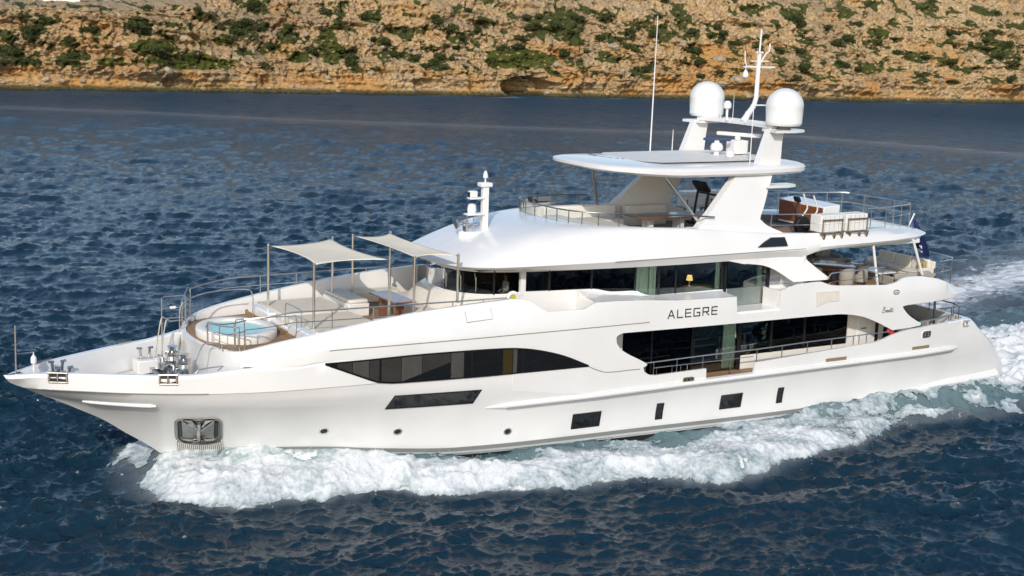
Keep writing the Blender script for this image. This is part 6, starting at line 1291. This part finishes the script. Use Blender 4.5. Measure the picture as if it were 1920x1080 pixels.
# shrubs: six crowns of leaf clumps, copied up the slope
def leaf_mat(name, c1, c2):
    return mat(name, c1, .8, spec=.15, noise=(2.5, .35))
LM = [leaf_mat('shrub_leaves_dark', (.048, .060, .020), 0), leaf_mat('shrub_leaves_olive', (.056, .066, .022), 0), leaf_mat('shrub_leaves_bright', (.078, .092, .018), 0)]
def shrub(seed, m, h=1.):
    r_ = random.Random(seed); t = empty('shrub', (0, 0, 0), '', 'shrub'); q = MB(); lobes = [(r_.uniform(-.6, .6), r_.uniform(-.45, .45), r_.uniform(.25, .6) * h, r_.uniform(.35, .6)) for _ in range(6)]
    for k in range(420):
        lx, ly, lz, lr_ = r_.choice(lobes); d = Vector((r_.gauss(0, 1), r_.gauss(0, 1), r_.gauss(0, 1))).normalized() * lr_ * r_.uniform(.55, 1.02); c = Vector((lx + d.x, ly + d.y, max(lz + d.z * .75, .02)))
        n_ = (d.normalized() + Vector((r_.gauss(0, .5), r_.gauss(0, .5), r_.gauss(0, .5)))).normalized(); a = n_.orthogonal().normalized(); b = n_.cross(a); sz = r_.uniform(.06, .13)
        q.add([tuple(c + a * sz), tuple(c + b * sz * .7), tuple(c - a * sz), tuple(c - b * sz * .7)], [(0, 1, 2, 3)])
    q.build('crown', m, t, ang=None, recalc=False); q = MB()
    for k in range(3): q.tube([(0, 0, -.3), (r_.uniform(-.3, .3), r_.uniform(-.3, .3), .3 * h)], [.05, .03], 5)
    q.build('trunk', 'bark', t); return t
protos = [shrub(k, LM[k % 3], (1., .75, .6)[k % 3]) for k in range(6)]
KIND = ['dark green rounded shrub growing among the boulders of the slope', 'olive green low shrub growing among the boulders of the slope', 'bright green low shrub in the grassy patches of the slope']
GRP = ['dark shrubs on the rocky slope', 'olive shrubs on the rocky slope', 'bright shrubs on the rocky slope']
placed = 0; used_p = set(); tries = 0; cand = rng.permutation(np.where((vg > .75) & (z > 3.6) & (z < 24) & (u > -6) & (u < 226) & (s_ < .80))[0])
for i in cand:
    if placed >= 285: break
    uu, zz_ = u[i], z[i]; hi = zz_ > 15.5
    if hi and random.random() < .55: continue
    kk = 2 if brt[i] > .5 and random.random() < .7 else random.choice((0, 0, 1)); pi_ = kk + 3 * random.randint(0, 1); p = protos[pi_]; o = p if pi_ not in used_p else copy_tree(p); used_p.add(pi_)
    o.location = CV[i]; sc_ = random.uniform(.7, 1.75) * (.75 if kk == 2 else 1.); o.scale = (sc_ * random.uniform(.9, 1.4), sc_, sc_ * random.uniform(.8, 1.15)); o.rotation_euler = (0, 0, random.uniform(-.5, .5) + (PI if random.random() < .5 else 0))
    tag(o, KIND[kk], 'shrub', GRP[kk]); placed += 1
# loose boulders at the foot of the slope
def boulder(seed):
    bm = bmesh.new(); bmesh.ops.create_icosphere(bm, subdivisions=3, radius=1.); r_ = np.random.default_rng(seed); pl = [(Vector(r_.normal(size=3)).normalized(), r_.uniform(.55, .85)) for _ in range(11)]
    for v_ in bm.verts:
        for n_, d in pl:
            k = v_.co.dot(n_) - d
            if k > 0: v_.co -= n_ * k * .9
        v_.co *= 1 + .05 * float(r_.normal()); v_.co.z *= .75
    me = bpy.data.meshes.new('boulder'); bm.to_mesh(me); bm.free(); me.materials.append(M['boulder']); me.polygons.foreach_set('use_smooth', [True] * len(me.polygons)); me.set_sharp_from_angle(angle=.5); return me
M['boulder'] = mat('boulder_stone', (.36, .29, .20), .9, spec=.2, noise=(1.4, .3), bump=(4, .6, .1)); bmes = [boulder(k) for k in range(5)]
idx = rng.permutation(np.where((z > .3) & (z < 12) & (u > -4) & (u < 224) & (vg < .3))[0])[:170]
for i in idx:
    o = bpy.data.objects.new('boulder', bmes[random.randrange(5)]); COL.objects.link(o); sc_ = min(1.3, .28 + random.expovariate(3.2)); o.location = CV[i] + np.array([0, 0, .1 * sc_]); o.scale = (sc_ * random.uniform(.8, 1.4), sc_, sc_); o.rotation_euler = (random.uniform(-.4, .4), random.uniform(-.4, .4), random.uniform(0, 6.28)); tag(o, 'pale weathered boulder lying on the rocky slope above the water', 'boulder', 'boulders on the coast')
# white house on the plateau at the far left
hx = CO + 10.5 * CT + 47 * CN
hs = empty('white_house', (hx[0], hx[1], 14.2), 'low white house wall on the cliff plateau, cut off by the top edge', 'house')
def hbox(u0, u1, v0, v1, z0, z1): q = MB(); q.prism([tuple(CO + a * CT + b * CN) for a, b in ((u0, v0), (u1, v0), (u1, v1), (u0, v1))], z0, z1); return q
wl_ = hbox(6.0, 15., 44, 50, 13.6, 17.4).build('wall', 'offwhite', hs, ang=None); hbox(5.7, 15.3, 43.7, 50.3, 17.41, 17.7).build('roof', 'offwhite', hs, ang=None)
